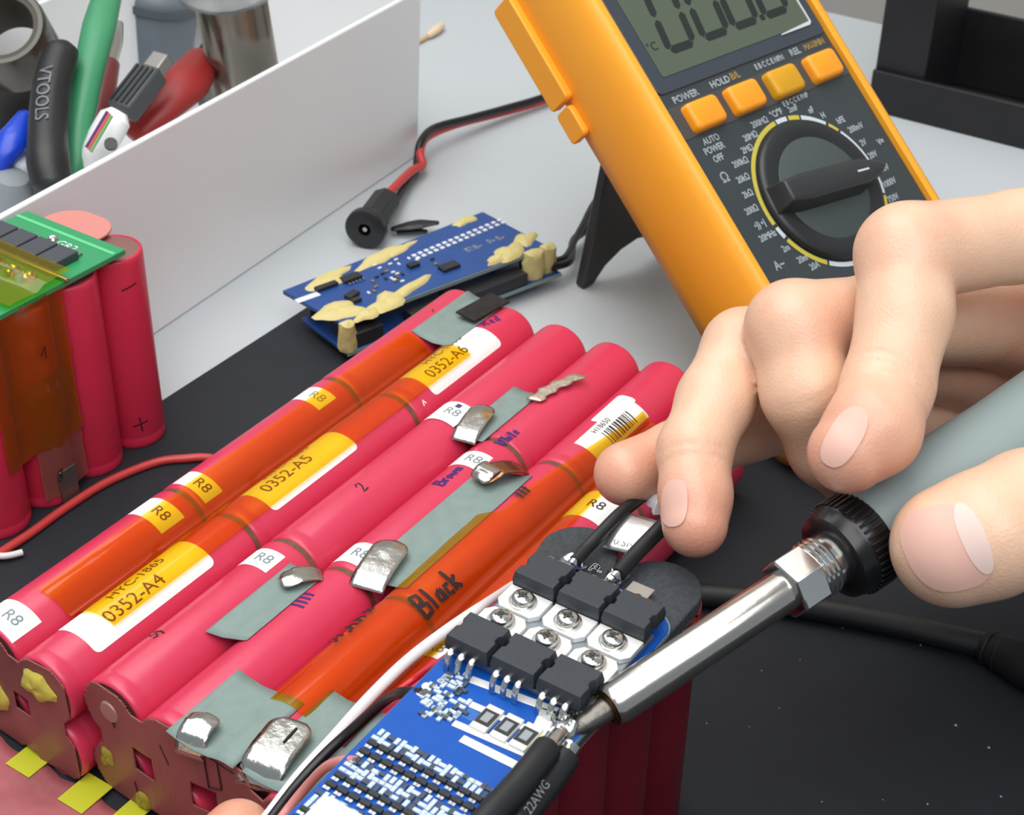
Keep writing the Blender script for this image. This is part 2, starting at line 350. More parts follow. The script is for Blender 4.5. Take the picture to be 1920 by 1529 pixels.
# swab peeping out behind the tray corner
sw = thing('cotton_swab', A(822, 52, 2), 'wooden stick tip lying behind the corner of the white tray', 'swab')
handle(MB(), [A(805, 66, 2.2), A(818, 56, 2.4), A(828, 48, 2.4)], [1.6, 2.4, 1.8], [1.6, 2.2, 1.8]).build('tip', mat('cream_cotton', (226, 200, 170), .8), sw)
MB().tube([A(760, 92, 1.3), A(808, 64, 1.8)], 1.1, 8).build('stick', mat('pale_wood', (206, 176, 134), .7), sw)

# ------------------------------------------------------------------ black bracket stand upper right
br = thing('metal_stand', (500, -100, 0), 'black metal stand with low front lip behind the multimeter', 'stand')
M_br = mat('black_powder_coat', (22, 22, 25), .5, var=.15, vscale=80, bump=.1, bscale=1200)
MB().abox((485, -260, .05), (488, -17, 19)).build('front_lip', M_br, br, bevel=.6)
MB().abox((488, -260, .05), (535, -17, 2)).build('base_plate', M_br, br)
MB().abox((532, -260, 2), (535, -17, 38)).build('back_plate', M_br, br, bevel=.6)
MB().abox((488, -40, 2), (532, -17, 160)).build('upright_post', M_br, br, bevel=.8)
# ------------------------------------------------------------------ the lying battery pack
R9 = 9.2; ZT = 27.7; ZB = 9.2; PITCHY = 18.5
M_pink = mat('pink_pvc_sleeve', (206, 54, 85), .33, spec=.55, var=.035, vscale=40, bump=.05, bscale=500)
M_pinkd = mat('crimson_pvc_sleeve', (204, 46, 76), .36, var=.04, vscale=40)
M_cap = mat('cell_end_steel', (140, 98, 92), .42, .3)
M_ring = mat('brown_spacer', (104, 74, 52), .45, var=.25, vscale=300)
M_label = mat('white_label_paper', (238, 236, 234), .5)
M_strip = mat('grey_fish_paper', (124, 142, 137), .62, var=.07, vscale=250, bump=.15, bscale=900)
M_ink = mat('black_marker_ink', (38, 22, 24), .5)
M_inkp = mat('purple_marker_ink', (62, 26, 108), .5)
M_print = mat('label_print', (46, 40, 44), .6)
M_printg = mat('label_print_grey', (120, 136, 140), .6)
M_tape = film('amber_polyimide_tape', (.985, .84, .07), rough=.1, body=.17, body_rgb=(236, 100, 20))
def cell_mesh(name, L, mats):
    h = L/2; mb = MB()
    prof = [(-h, 7.6), (-h+.05, 8.1), (-h-.25, 8.3), (-h-.2, 8.7), (-h+.35, 9.1), (-h+1.4, 9.2), (-h+3.1, 9.2), (-h+3.6, 9.05), (-h+4.1, 9.2), (0, 9.2), (h-1.4, 9.2), (h-.35, 9.1), (h+.2, 8.7), (h+.25, 8.3), (h-.05, 8.1), (h, 7.6)]
    mis = [1, 0]+[0]*12+[1, 1]
    mb.lathe((0, 0, 0), (1, 0, 0), prof, 56, mis=mis)
    o = mb.build(name, mats, None, smooth_ang=50); me = o.data; bpy.data.objects.remove(o); return me
XN = [(4.4, 66.2), (67.9, 132.7), (134.5, 195.4)]
CM = {r: cell_mesh('battery_cell', XN[r][1]-XN[r][0], [M_pink, M_cap]) for r in range(3)}
# how far each column's joints sit from the common line (near end, joint 1, joint 2, far end)
JIT = [(0, .5, -1.0, .3), (-1.6, .3, 1.6, 0), (1.9, .8, .6, .3), (.6, .1, .6, .6), (2.6, -.4, .5, .4), (-1.8, -.6, .4, 0)]
pack = thing('battery_pack', (100, -46, 0), 'long flat two-layer pack of pink cylindrical cells with orange tape on the black mat', 'battery pack')
CELL = {}
def put_cell(me, loc, parent, rot=None, sx=1):
    o = bpy.data.objects.new('battery_cell', me); link(o, parent)
    o.location = (V(*loc)-origin(parent))*S; o['_w'] = [float(c) for c in loc]
    if rot: o.rotation_euler = rot
    o.scale = (sx, 1, 1); return o
for lay, z in ((0, ZT), (1, ZB)):
    for c in range(6):
        for r in range(3):
            x0 = XN[r][0]+JIT[c][r]; x1 = XN[r][1]+JIT[c][r+1]; L = XN[r][1]-XN[r][0]
            me = CM[r]
            if abs((x1-x0)-L) > .2:
                me = cell_mesh('battery_cell', x1-x0, [M_pink, M_cap])
            o = put_cell(me, ((x0+x1)/2, -PITCHY*c, z), pack); CELL[lay, c, r] = o
# dark insulator rings seen in the joints
rg = MB().lathe((0, 0, 0), (1, 0, 0), [(-1.1, 8.0), (-1.1, 8.75), (1.1, 8.75), (1.1, 8.0)], 40).build('spacer_ring', M_ring, None); rgm = rg.data; bpy.data.objects.remove(rg)
for c in range(6):
    for j in (0, 1):
        x = (XN[j][1]+XN[j+1][0])/2+JIT[c][j+1]; o = bpy.data.objects.new('spacer_ring', rgm); link(o, pack); o.location = (V(x, -PITCHY*c, ZT)-origin(pack))*S
# -- helpers on the cell surface: u along the axis, s = arc length from the top line, + to the left
def FC(c, r=9.24, z=ZT):
    return lambda u, s: V(u, -PITCHY*c+r*math.sin(s/R9), z+r*math.cos(s/R9))
def hit(px, py, c, z=ZT, R=R9):
    r = ray(px, py); y0 = CP[1]+PITCHY*c; z0 = CP[2]-z
    a = r[1]**2+r[2]**2; b = y0*r[1]+z0*r[2]; cc = y0*y0+z0*z0-R*R; D = b*b-a*cc
    t = (-b-math.sqrt(max(D, 0)))/a; p = CP+r*t
    return p[0], R*math.atan2(p[1]+PITCHY*c, p[2]-z)
def patch(c, u0, u1, s0, s1, name, m, parent, r=9.26, nu=4, ns=14, corner=0):
    F = FC(c, r); mb = MB()
    G = []
    for i in range(nu+1):
        row = []
        for j in range(ns+1):
            u = u0+(u1-u0)*i/nu; s = s0+(s1-s0)*j/ns
            row.append(F(u, s))
        G.append(row)
    if corner:
        poly = rrect(u0, s0, u1, s1, corner, 4); bm = bmesh.new(); vs = [bm.verts.new((x, y, 0)) for x, y in poly]; bm.faces.new(vs)
        for k in np.linspace(s0, s1, ns+1)[1:-1]: bmesh.ops.bisect_plane(bm, geom=bm.verts[:]+bm.edges[:]+bm.faces[:], plane_co=(0, k, 0), plane_no=(0, 1, 0))
        bm.verts.index_update(); mb.add([F(v.co.x, v.co.y) for v in bm.verts], [tuple(v.index for v in f.verts) for f in bm.faces]); bm.free()
        return mb.build(name, m, parent, smooth_ang=60)
    mb.sheet([r_[::-1] for r_ in G]); return mb.build(name, m, parent, smooth_ang=60)
def span(c, *pix):
    h = [hit(px, py, c) for px, py in pix]; return min(a for a, b in h), max(a for a, b in h), min(b for a, b in h), max(b for a, b in h)
def cellof(c, u):
    for r in range(3):
        if u < XN[r][1]+JIT[c][r+1]+1.2: return CELL[0, c, r]
    return CELL[0, c, 2]
def sticker(c, pix, m=None, corner=0, name='sticker'):
    u0, u1, s0, s1 = span(c, *pix); return patch(c, u0, u1, s0, s1, name, m or M_label, cellof(c, (u0+u1)/2), corner=corner), (u0, u1, s0, s1)
def word(c, s, px, py, size, m=M_print, turn=0, sx=1, bold=0, name='lettering', cut=1.0):
    u, q = hit(px, py, c); F = FC(c, 9.33)
    ca_, sa_ = math.cos(math.radians(turn)), math.sin(math.radians(turn))
    return text(s, lambda x, y: F(u+x*ca_-y*sa_, q+x*sa_+y*ca_), size, name, m, cellof(c, u), sx, bold, cut)
# big printed labels on the second column
for pix, txt, tp_, tq in (([(130, 1185), (200, 1215), (375, 1048), (330, 1020)], '0352-A4', (252, 1122), (252, 1085)),
                     ([(450, 925), (512, 958), (660, 850), (615, 812)], '0352-A5', (538, 888), (520, 860)),
                     ([(752, 708), (812, 738), (938, 650), (900, 615)], '0352-A6', (838, 678), (820, 660))):
    o, (u0, u1, s0, s1) = sticker(1, pix, corner=1.6)
    word(1, txt, *tp_, 5.4, turn=0, sx=1.0)
    text('HYC-1865', (lambda F, u, q: lambda x, y: F(u+x, q+y))(FC(1, 9.33), hit(*tq, 1)[0], hit(*tp_, 1)[1]+5.2), 4.2, 'lettering', M_print, cellof(1, (u0+u1)/2), cut=1)
# small number labels
def small(c, pix, txt, m=M_printg, size=4.6):
    o, (u0, u1, s0, s1) = sticker(c, pix)
    F = FC(c, 9.33); uc = (u0+u1)/2; q = s0+(s1-s0)*.36
    text(txt, lambda x, y: F(uc+y, q-x), size, 'lettering', m, cellof(c, uc), cut=1.0)
small(0, [(0, 1118), (8, 1190), (30, 1202), (60, 1170)], 'R8')
small(0, [(262, 950), (300, 998), (333, 980), (285, 935)], 'R8', M_print)
small(0, [(335, 900), (385, 945), (412, 920), (365, 885)], 'R8', M_print)
small(0, [(555, 745), (598, 770), (620, 750), (580, 728)], 'R8', M_printg)
small(2, [(448, 1052), (498, 1075), (525, 1052), (478, 1031)], 'R8')
small(2, [(805, 782), (850, 802), (872, 772), (830, 757)], 'R8')
small(3, [(628, 1045), (678, 1068), (706, 1040), (660, 1022)], 'R8')
small(3, [(840, 870), (895, 885), (912, 862), (862, 846)], 'R8')
small(5, [(785, 1215), (815, 1235), (848, 1215), (815, 1200)], 'R8')
small(5, [(1070, 945), (1105, 975), (1145, 965), (1110, 922)], 'R8', M_print)
small(5, [(535, 1478), (575, 1506), (612, 1474), (575, 1452)], 'R8')
# long bar-code label on the fifth column
o, (u0, u1, s0, s1) = sticker(4, [(1092, 838), (1130, 862), (1205, 768), (1165, 752)])
F = FC(4, 9.33); mb = MB(); uu = u0+(u1-u0)*.32
while uu < u0+(u1-u0)*.8:
    wd = random.choice((.3, .5, .8)); G = [[F(uu, s0+(s1-s0)*t) for t in np.linspace(.12, .62, 6)], [F(uu+wd, s0+(s1-s0)*t) for t in np.linspace(.12, .62, 6)]]; mb.sheet([g[::-1] for g in G]); uu += wd+random.choice((.35, .5, .8))
mb.build('barcode_print', M_print, o)
text('H18650', lambda x, y: F(u0+(u1-u0)*.42+x, s0+(s1-s0)*.8+y), 2.6, 'lettering', M_print, o, cut=1)
wl_ = [(1120, 790), (1125, 772), (1150, 752), (1162, 745)]
o, _q = sticker(4, [(1122, 792), (1140, 800), (1168, 760), (1160, 742)], corner=1.2, name='torn_label')
# handwriting
def write(c, lines, px, py, sc_, m, width=.55, turn=0, r=9.34):
    u, q = hit(px, py, c); F = FC(c, r); ca_, sa_ = math.cos(math.radians(turn)), math.sin(math.radians(turn))
    return strokes([[(x*sc_, y*sc_) for x, y in ln] for ln in lines], lambda x, y: F(u+x*ca_-y*sa_, q+x*sa_+y*ca_), width, 'handwriting', m, cellof(c, u))
_R = [[(0, 0), (.2, 2)], [(.2, 2), (.9, 1.9), (1, 1.3), (.3, 1), (1.1, 0)]]
_B = [[(0, 0), (.2, 2)], [(.2, 2), (.9, 1.8), (.8, 1.2), (.2, 1.05), (1, .8), (.9, .1), (0, 0)]]
sh = lambda L, dx, dy=0: [[(x+dx, y+dy) for x, y in l] for l in L]
_e = [[(0, .6), (.7, .7), (.5, 1.1), (.1, .8), (.1, .2), (.7, .1)]]
_d = [[(.6, 1), (.1, .9), (0, .2), (.6, .3)], [(.75, 2), (.6, 0)]]
_r = [[(0, 1.1), (.1, 0)], [(.05, .7), (.4, 1.1), (.6, 1)]]
_o = [[(.3, 1), (0, .6), (.2, 0), (.6, .3), (.5, .9), (.3, 1)]]
_w = [[(0, 1), (.2, 0), (.45, .8), (.7, 0), (1, 1.1)]]
_n = [[(0, 1), (.1, 0)], [(.1, .7), (.4, 1), (.55, .8), (.6, 0)]]
_l = [[(.1, 2), (0, 0)]]
_a = [[(.6, 1), (.1, .8), (0, .2), (.5, .2), (.65, 1), (.7, 0)]]
_c = [[(.6, .9), (.1, .9), (0, .2), (.6, .1)]]
_k = [[(.1, 2), (0, 0)], [(.7, 1.1), (.05, .6), (.7, 0)]]
_h = [[(.1, 2), (0, 0)], [(0, .7), (.4, 1), (.6, .7), (.6, 0)]]
_i = [[(0, 1), (.05, 0)], [(.05, 1.4), (.1, 1.5)]]
_t = [[(.2, 1.8), (.2, 0), (.5, .1)], [(-.1, 1.2), (.6, 1.3)]]
_W = [[(0, 2), (.3, 0), (.6, 1.4), (.95, 0), (1.3, 2.1)]]
write(1, _R+sh(_e, 1.6)+sh(_d, 2.8), 910, 612, 1.7, M_inkp, .6, -18)
write(3, _W+sh(_h, 1.8)+sh(_i, 2.8)+sh(_t, 3.4)+sh(_e, 4.3), 944, 838, 1.6, M_inkp, .7)
write(3, _B+sh(_r, 1.3)+sh(_o, 2.1)+sh(_w, 3.0)+sh(_n, 4.3), 830, 912, 1.9, M_inkp, .75)
write(4, _B+sh(_l, 1.5)+sh(_a, 2.2)+sh(_c, 3.3)+sh(_k, 4.2), 797, 1162, 3.0, M_ink, 1.0, 0, 10.15)
write(4, sh([[(0, 0), (.2, 1.6)]], 0)+sh([[(0, 0), (.2, 1.6)]], .8)+sh([[(0, 0), (.2, 1.6)], [(-.1, .9), (.5, 1)]], 1.6), 981, 938, 1.9, M_ink, .8, 0, 10.15)
write(3, [[(k*.75, 0), (k*.75+.15, 1.7)] for k in range(4)], 570, 1140, 2.1, M_inkp, .7, 10)
write(2, [[(0, 1.2), (.3, 1.7), (.8, 1.5), (.6, .8), (0, 0), (.9, .1)]], 683, 922, 2.1, M_ink, .45)
write(2, [[(0, 1.5), (.6, 1.6), (.3, .9), (.8, .6), (.4, 0), (0, .2)], [(1, 1.4), (1.2, .4), (1.0, -.3)]], 290, 1198, 2.4, M_ink, .5)
write(2, [[(0, 0), (.1, 1.4)], [(.5, 0), (.6, 1.4)], [(1, 0), (1.1, 1.4)]], 862, 766, 1.2, M_inkp, .5)
write(2, [[(0, 0), (.5, 1)]], 1078, 748, 1.5, M_ink, .35)
write(1, [[(0, 0), (.5, 1.2), (.9, .2)]], 795, 762, 1.4, M_label, .4)
write(0, [[(0, 0), (.6, .5)]], 812, 585, 2, M_ink, .4)
write(4, [[(0, .2), (.7, 1), (.5, 1.8), (0, 1.3)], [(1.2, .2), (1.4, 1.6)], [(2, 0), (2.3, .1)], [(2.6, 0), (3.1, 1.8), (3.6, 0)], [(2.8, .7), (3.5, .7)], [(4.2, 0), (4.6, 1.8), (5.1, 0)], [(4.3, .7), (5, .7)], [(6, .2), (6.6, 1), (6.5, 1.6), (6, 1.4), (6.2, .4), (6.9, .3)]], 636, 1210, 2.1, M_ink, .9, 0, 10.15)
# -- amber tape runs: taut over two neighbouring columns and pressed into the valley between them
def tape(cl, u0, u1, sl, sr, name='amber_tape', r=9.95, nu=40, skew=0, wob=.12, slf=None):
    cr = cl+1; th = np.radians(58); prof_ = []
    for t in np.linspace(sl, -th*R9, 12): prof_.append(('l', t))
    for t in np.linspace(th*R9, sr, 12): prof_.append(('r', t))
    G = []
    for i in range(nu+1):
        row = []
        for j, (w_, s_) in enumerate(prof_):
            if w_ == 'l' and slf: sl_ = slf(i/nu); s_ = -th*R9+(s_+th*R9)/(sl+th*R9)*(sl_+th*R9)
            u = u0+(u1-u0)*i/nu+skew*(j/len(prof_)-.5)*(1 if i in (0, nu) else 0)
            p = FC(cl if w_ == 'l' else cr, r+wob*random.random()*(1 if 0 < i < nu else .3))(u, s_); row.append(p)
        G.append(row)
    return MB().sheet([g[::-1] for g in G]).build(name, M_tape, pack, smooth_ang=60)
uA0 = hit(112, 1135, 0)[0]; uA1 = hit(800, 655, 0)[0]
tape(0, uA0, uA1, hit(385, 885, 0)[1]-.5, hit(290, 1080, 1)[1]-4.3, skew=2)
uB0 = hit(525, 1318, 4)[0]; uB1 = hit(1215, 790, 4)[0]
_sB = [hit(510, 1308, 4), hit(645, 1152, 4), hit(885, 972, 4), hit(915, 985, 4), hit(990, 918, 4), hit(1190, 785, 4)]; _sB[1] = (_sB[1][0], 4.2); _sB[2] = (_sB[2][0], 5.6); _sB[3] = (_sB[2][0]+1.5, _sB[3][1])
tape(4, uB0, uB1, 3.0, 1.2, slf=lambda t: float(np.interp(uB0+(uB1-uB0)*t, [q[0] for q in _sB], [q[1] for q in _sB])))
# -- grey insulating strips folded into the valleys
def strip(cl, ua, ub, wl, wr, zoff=.02, sag=.7, sk=(0, 0, 0, 0), name='insulating_strip', sl=None):
    yl = -PITCHY*cl; yr = yl-PITCHY; mid = (yl+yr)/2; top = ZT+R9
    ys = np.linspace(yl+wl, yr-wr, 15); G = []
    for i in range(9):
        row = []
        for j, y in enumerate(ys):
            f_ = j/14; ua_ = ua+sk[0]*(1-f_)+sk[1]*f_; ub_ = ub+sk[2]*(1-f_)+sk[3]*f_
            dl = abs(y-yl); dr = abs(y-yr); d = min(dl, dr)
            zc = ZT+math.sqrt(max(R9**2-d*d, 0)) if (y > yl-4 or y < yr+4) else None
            if zc is None: q = abs(y-mid)/(PITCHY/2-4); zc = ZT+math.sqrt(R9**2-16)-sag*(1-q)
            row.append(V(ua_+(ub_-ua_)*i/8, y, zc+zoff+.12))
        G.append(row)
    return MB().sheet([g[::-1] for g in G]).build(name, M_strip, pack, smooth_ang=50, solid=.25)
def U_(px, py, z=36.5): return at(px, py, z)[0]
strip(0, U_(815, 640), U_(932, 568), -1.5, -3)
strip(2, U_(885, 820), U_(985, 730), -6.0, -4.0)
strip(3, U_(705, 1085), U_(975, 890), -3.0, -2.3, sk=(-1, 1, -2, 1))
strip(2, U_(400, 1180), U_(578, 1070), -5.0, -3.2, sk=(-1.5, 1.5, 0, 0))
strip(3, U_(330, 1385), U_(480, 1275), -2.0, 2.5, sk=(0, 0, 0, 0))
strip(4, U_(470, 1455), U_(660, 1312), -4.2, 2.5, sk=(0, 0, 0, 0))
# olive: a second bit of amber tape over the strip ends
# -- metal tabs folded up from the joints over the strips
def tab(pa, pb, wid, zs, m=M_nickel, bump_=1.2, name='nickel_tab', th=.35):
    a, b = at(*pa, 37), at(*pb, 37); d = b-a; d[2] = 0; L = np.linalg.norm(d); d /= L; s_ = V(-d[1], d[0], 0)
    G = []
    n = 18
    for i in range(n+1):
        t = i/n; z = np.interp(t, np.linspace(0, 1, len(zs)), zs)
        wv = wid*(1 if t < .8 else math.sqrt(max(.05, 1-((t-.8)/.2)**2*.75)))
        G.append([a+d*L*t+s_*wv*q+V(0, 0, z+(.35*math.cos(q*3.1)*bump_ if t > .62 else 0)) for q in np.linspace(-1, 1, 9)])
    return MB().sheet(G).build(name, m, pack, smooth_ang=60, solid=th)
M_tab = mat('dimpled_nickel', (196, 194, 188), .2, 1, bump=.35, bscale=420)
M_copper = mat('copper_tab', (168, 122, 94), .3, 1)
tab((985, 872), (898, 906), 3.0, [-2, .4, 1.6, 2.2, 1.6, .9], M_copper, name='copper_tab')
tab((928, 886), (896, 908), 3.1, [1.9, 2.6, 2.6, 2.2, 1.2], M_tab, .9)
tab((685, 1100), (742, 1020), 4.6, [-1.2, .3, .7, .8, .9, .5], M_tab, .6)
tab((868, 822), (912, 766), 3.6, [-1.4, .3, .7, 1.0, 1.0, .6], M_tab, .6)
tab((608, 1072), (526, 1096), 2.9, [-1.6, .1, .8, 1.2, 1.0, .5], M_tab, .8)
tab((352, 1395), (392, 1345), 3.6, [-4, .2, .9, 1.2, 1.0, .6], M_tab, .7)
tab((480, 1458), (556, 1358), 5.2, [-4, .5, 1.1, 1.0, .9, .8], M_tab, .2)
p1 = at(532, 1392, 38.5); p2 = at(556, 1366, 38.4); MB().tube([p1, (p1+p2)/2+V(0, 0, .1), p2], .3, 6).build('tab_slot', mat('dark_slot', (40, 40, 42), .6), pack)
# dark solder blackened plate on the first strip, rough torn nickel on the strip between columns 3 and 4
a = at(872, 596, 37.6); b = at(938, 560, 37.6); d = (b-a)/np.linalg.norm(b-a)
MB().box((a+b)/2+V(0, 0, .3), d*np.linalg.norm(b-a)/2, V(-d[1], d[0], 0)*4, V(0, 0, .3)).build('burnt_plate', mat('blackened_nickel', (44, 40, 40), .45, .5, var=.3, vscale=300), pack, bevel=.1)
pts2 = [at(1000, 752, 37.4), at(1040, 726, 38), at(1090, 705, 38.4)]
G = []
for i, p in enumerate(smooth(pts2, 6)):
    wv = 2.1+.6*math.sin(i*1.9); G.append([p+V(-.3, .95, 0)*wv*q+V(0, 0, .3*random.random()) for q in np.linspace(-1, 1, 5)])
MB().sheet(G).build('torn_nickel', mat('torn_nickel_metal', (186, 172, 158), .45, .7, bump=.6, bscale=700), pack, smooth_ang=30, solid=.3)
# -- near end plates: brown film with bow-tie outline and lozenge holes
M_plate = mat('brown_pink_fish_paper', (136, 76, 72), .36, spec=.5, var=.1, vscale=90)
def xend(y):
    g = (0, 1) if y > -1.5*PITCHY else (2, 3, 4, 5); yy = np.linspace(y-7, y+7, 9)
    return float(np.interp(-yy/PITCHY, g, [XN[0][0]+JIT[c][0] for c in g]).min())-.75
def plate(x, ys, holes, name, ztop=0, y0=None, y1=None, lower=True, blobs=()):
    ys_ = [-PITCHY*c for c in ys]; Y0 = max(ys_)+9 if y0 is None else y0; Y1 = min(ys_)-7.5 if y1 is None else y1
    ny, nz = 124, 76; mb = MB(); Z0, Z1 = 2.0, ZT+8.2+ztop; vid = {}
    def inside(y, z):
        ok = False
        for yy in ys_:
            for zz in ((ZT, ZB) if lower else (ZT,)):
                if (y-yy)**2+(z-zz)**2 < 8.85**2: ok = True
        for ya, yb in zip(ys_[:-1], ys_[1:]):
            if yb <= y <= ya and (ZB-5.2 if lower else ZT-5) < z < ZT+5.2: ok = True
        if lower:
            for yy in ys_:
                if abs(y-yy) < 5.2 and ZB < z < ZT: ok = True
        for hy, hz, hw, hh in holes:
            if abs(y-hy) < hw and abs(z-hz) < hh: ok = False
        return ok
    vs = []; fs = []
    def gv(i, j):
        if (i, j) not in vid: vid[i, j] = len(vs); vs.append(V(xend(Y0+(Y1-Y0)*i/ny)-.12*math.sin(i*.11+j*.07), Y0+(Y1-Y0)*i/ny, Z0+(Z1-Z0)*j/nz))
        return vid[i, j]
    for i in range(ny):
        for j in range(nz):
            if inside(Y0+(Y1-Y0)*(i+.5)/ny, Z0+(Z1-Z0)*(j+.5)/nz): fs.append((gv(i, j), gv(i, j+1), gv(i+1, j+1), gv(i+1, j)))
    return mb.add(vs, fs).build(name, M_plate, pack, smooth_ang=40, solid=.35)
hz = (ZT+ZB)/2
plate(2.0, [0, 1], [(-9.2, hz, 2.6, 2.6)], 'end_plate')
plate(2.6, [2, 3, 4, 5], [(-PITCHY*2.5, hz, 3.4, 3.6), (-PITCHY*3.5, hz, 3.4, 3.6), (-PITCHY*4.5, hz, 3.4, 3.6)], 'end_plate')
M_glue = mat('yellow_glue', (196, 182, 76), .45, bump=.3, bscale=500)
def blob(mb, c, a, b, n, h, seed=0, nr=5, ns=18):
    """flat irregular lump: centre, two in-plane half axes, normal, height"""
    rr = random.Random(seed); ph = [rr.random()*6.3 for _ in range(4)]; am = [rr.uniform(.05, .16) for _ in range(4)]
    R = []
    for k in range(nr+1):
        q = k/nr; R.append([V(*c)+(V(*a)*math.cos(t)+V(*b)*math.sin(t))*(1-q*.92)*(1+sum(am[m]*math.sin((m+2)*t+ph[m]) for m in range(4)))+V(*n)*h*math.sqrt(max(0, 1-(1-q)**2))*(1+.15*math.sin(3*t+ph[0])) for t in np.linspace(0, 2*math.pi, ns, endpoint=False)])
    return mb.rings(R, cap0=False)
blob(MB(), (xend(-17), -17, ZT+1), (0, 5, 0), (0, 0, 4.8), (-1, 0, 0), 1.6, 3).build('glue_blob', M_glue, pack)
blob(MB(), (xend(0), 0, ZB+6), (0, 4, 0), (0, 0, 4.8), (-1, 0, 0), 1.4, 5).build('glue_blob', M_glue, pack)
for py_, pz_ in ((-33, ZB+3), (-44, ZB-4)): blob(MB(), (xend(py_), py_, pz_), (0, 2.4, 0), (0, 0, 3), (-1, 0, 0), .8, int(-py_)).build('glue_blob', mat('olive_tape', (150, 140, 44), .4), pack)
def seam(L, nm='weld_line'):
    mb = MB()
    for a_, b_ in L: q0_, q1_ = V(xend(a_[0])-.1, *a_), V(xend(b_[0])-.1, *b_); mb.tube([q0_, (q0_+q1_)/2, q1_], .16, 5, sub=2)
    return mb.build(nm, mat('dark_weld', (58, 30, 28), .6), pack)
seam([((-37, ZT+2), (-37.8, ZT-3)), ((-53, ZT+1), (-55, ZT-4)), ((-66, ZT+5), (-66.4, ZT-4.5)), ((-69.5, ZT+5), (-69.9, ZT-3.5)), ((-66.4, ZT-4.5), (-69.9, ZT-3.5)), ((-42, ZB+1), (-43, ZB-4)), ((-83, ZT+1), (-83.4, ZT-4)), ((-62, ZT+7), (-75, ZT+5.2))])
MB().lathe((xend(-37)+.1, -37, ZT+1.5), (-1, 0, 0), [(0, 3), (.6, 2.6), (.7, .5)], 20).build('cell_button', mat('dull_button', (168, 128, 122), .4, .3), pack)
# ------------------------------------------------------------------ pink sheet in front of the pack
ps = thing('fish_paper_sheet', (-20, -40, .6), 'crumpled dusty pink insulating sheet on the mat before the near end of the pack', 'sheet')
G = []
for i in range(25):
    row = []
    for j in range(41):
        x = 1.5-62*i/24; y = 8-95*j/40
        row.append(V(x+.8*math.sin(j*.9), y, 1.0+.5*abs(math.sin(i*.8+j*.37))+.35*random.random()))
    G.append(row)
M_sheet = mat('dusty_pink_paper', (160, 84, 89), .55, var=.22, vscale=70, bump=.4, bscale=220)
MB().sheet(G).build('sheet', M_sheet, ps, smooth_ang=60, solid=.3)
M_ytape = mat('yellow_green_tape', (188, 190, 42), .4)
for px, py, a_, b_ in ((62, 1422, 5, 4), (160, 1488, 5, 4), (250, 1522, 4, 3)):
    p = at(px, py, 2.2); MB().box(p, (a_, 0, 0), (0, b_, 0), (0, 0, .2)).build('yellow_tape', M_ytape, ps, bevel=.1)
# ------------------------------------------------------------------ multimeter on its tilt stand
MC = V(261.05, -88.04, 70.70); MU = V(.96828, -.24952, .01278); MV = V(.17883, .72787, .66198); MN = np.cross(MU, MV)
FM = lambda a, b, c=0.0: MC+a*MU+b*MV+c*MN
M_yel = mat('orange_yellow_rubber', (250, 170, 44), .42, var=.02, vscale=30)
M_panel = mat('charcoal_panel', (52, 60, 64), .45, var=.03, vscale=40)
M_wprint = mat('pale_print', (198, 208, 214), .6)
M_yprint = mat('yellow_print', (196, 182, 70), .6)
mm = thing('multimeter', FM(0, -72, -30), 'yellow digital multimeter with black dial leaning on its tilt stand', 'multimeter')
def mring(a, b0, b1, r, c, n=6): return [FM(x, y, c) for x, y in rrect(-a, b0, a, b1, r, n)]
B0, B1 = -72, 122
# yellow holster: a rounded shell with a raised lip, open in front over the panel
MB().rings([mring(40, B0+5, B1-5, 8, -34), mring(44, B0+1.5, B1-1.5, 10, -31.5), mring(45.6, B0, B1, 11, -26), mring(46.4, B0-.5, B1+.5, 11, -16), mring(46, B0, B1, 11, -8), mring(44.8, B0+1, B1-1, 10, -2), mring(43, B0+3, B1-3, 9, 1.2), mring(41, B0+5, B1-5, 8, 2), mring(39.6, B0+6.4, B1-6.4, 7, 1.4), mring(39.2, B0+6.8, B1-6.8, 7, -3), mring(36, B0+9, B1-9, 6, -3.2)], cap0=True, cap1=True).build('holster', M_yel, mm, smooth_ang=50)
MB().prism(rrect(-39.1, B0+7, 39.1, B1-7, 6), FM, -2.9, 0).build('front_panel', M_panel, mm, bevel=.4)
# side flaps and clip notch on the left wall of the holster
def side_block(b0, b1, c0, c1, t, nm):
    MB().prism(rrect(b0, c0, b1, c1, 1.6, 3), lambda x, y, h: FM(-45.4-h, x, y), 0, t).build(nm, M_yel, mm, bevel=.5)
side_block(62.5, 100, -34, -24, 3.0, 'side_flap'); side_block(50.5, 61.3, -34, -26, 2.4, 'clip_notch')
MB().tube([FM(-45.2, -40, -33), FM(-46.6, -43, -20), FM(-46, -40, -6), FM(-42.6, -38, .9)], .45, 8).build('corner_seam', M_yel, mm)
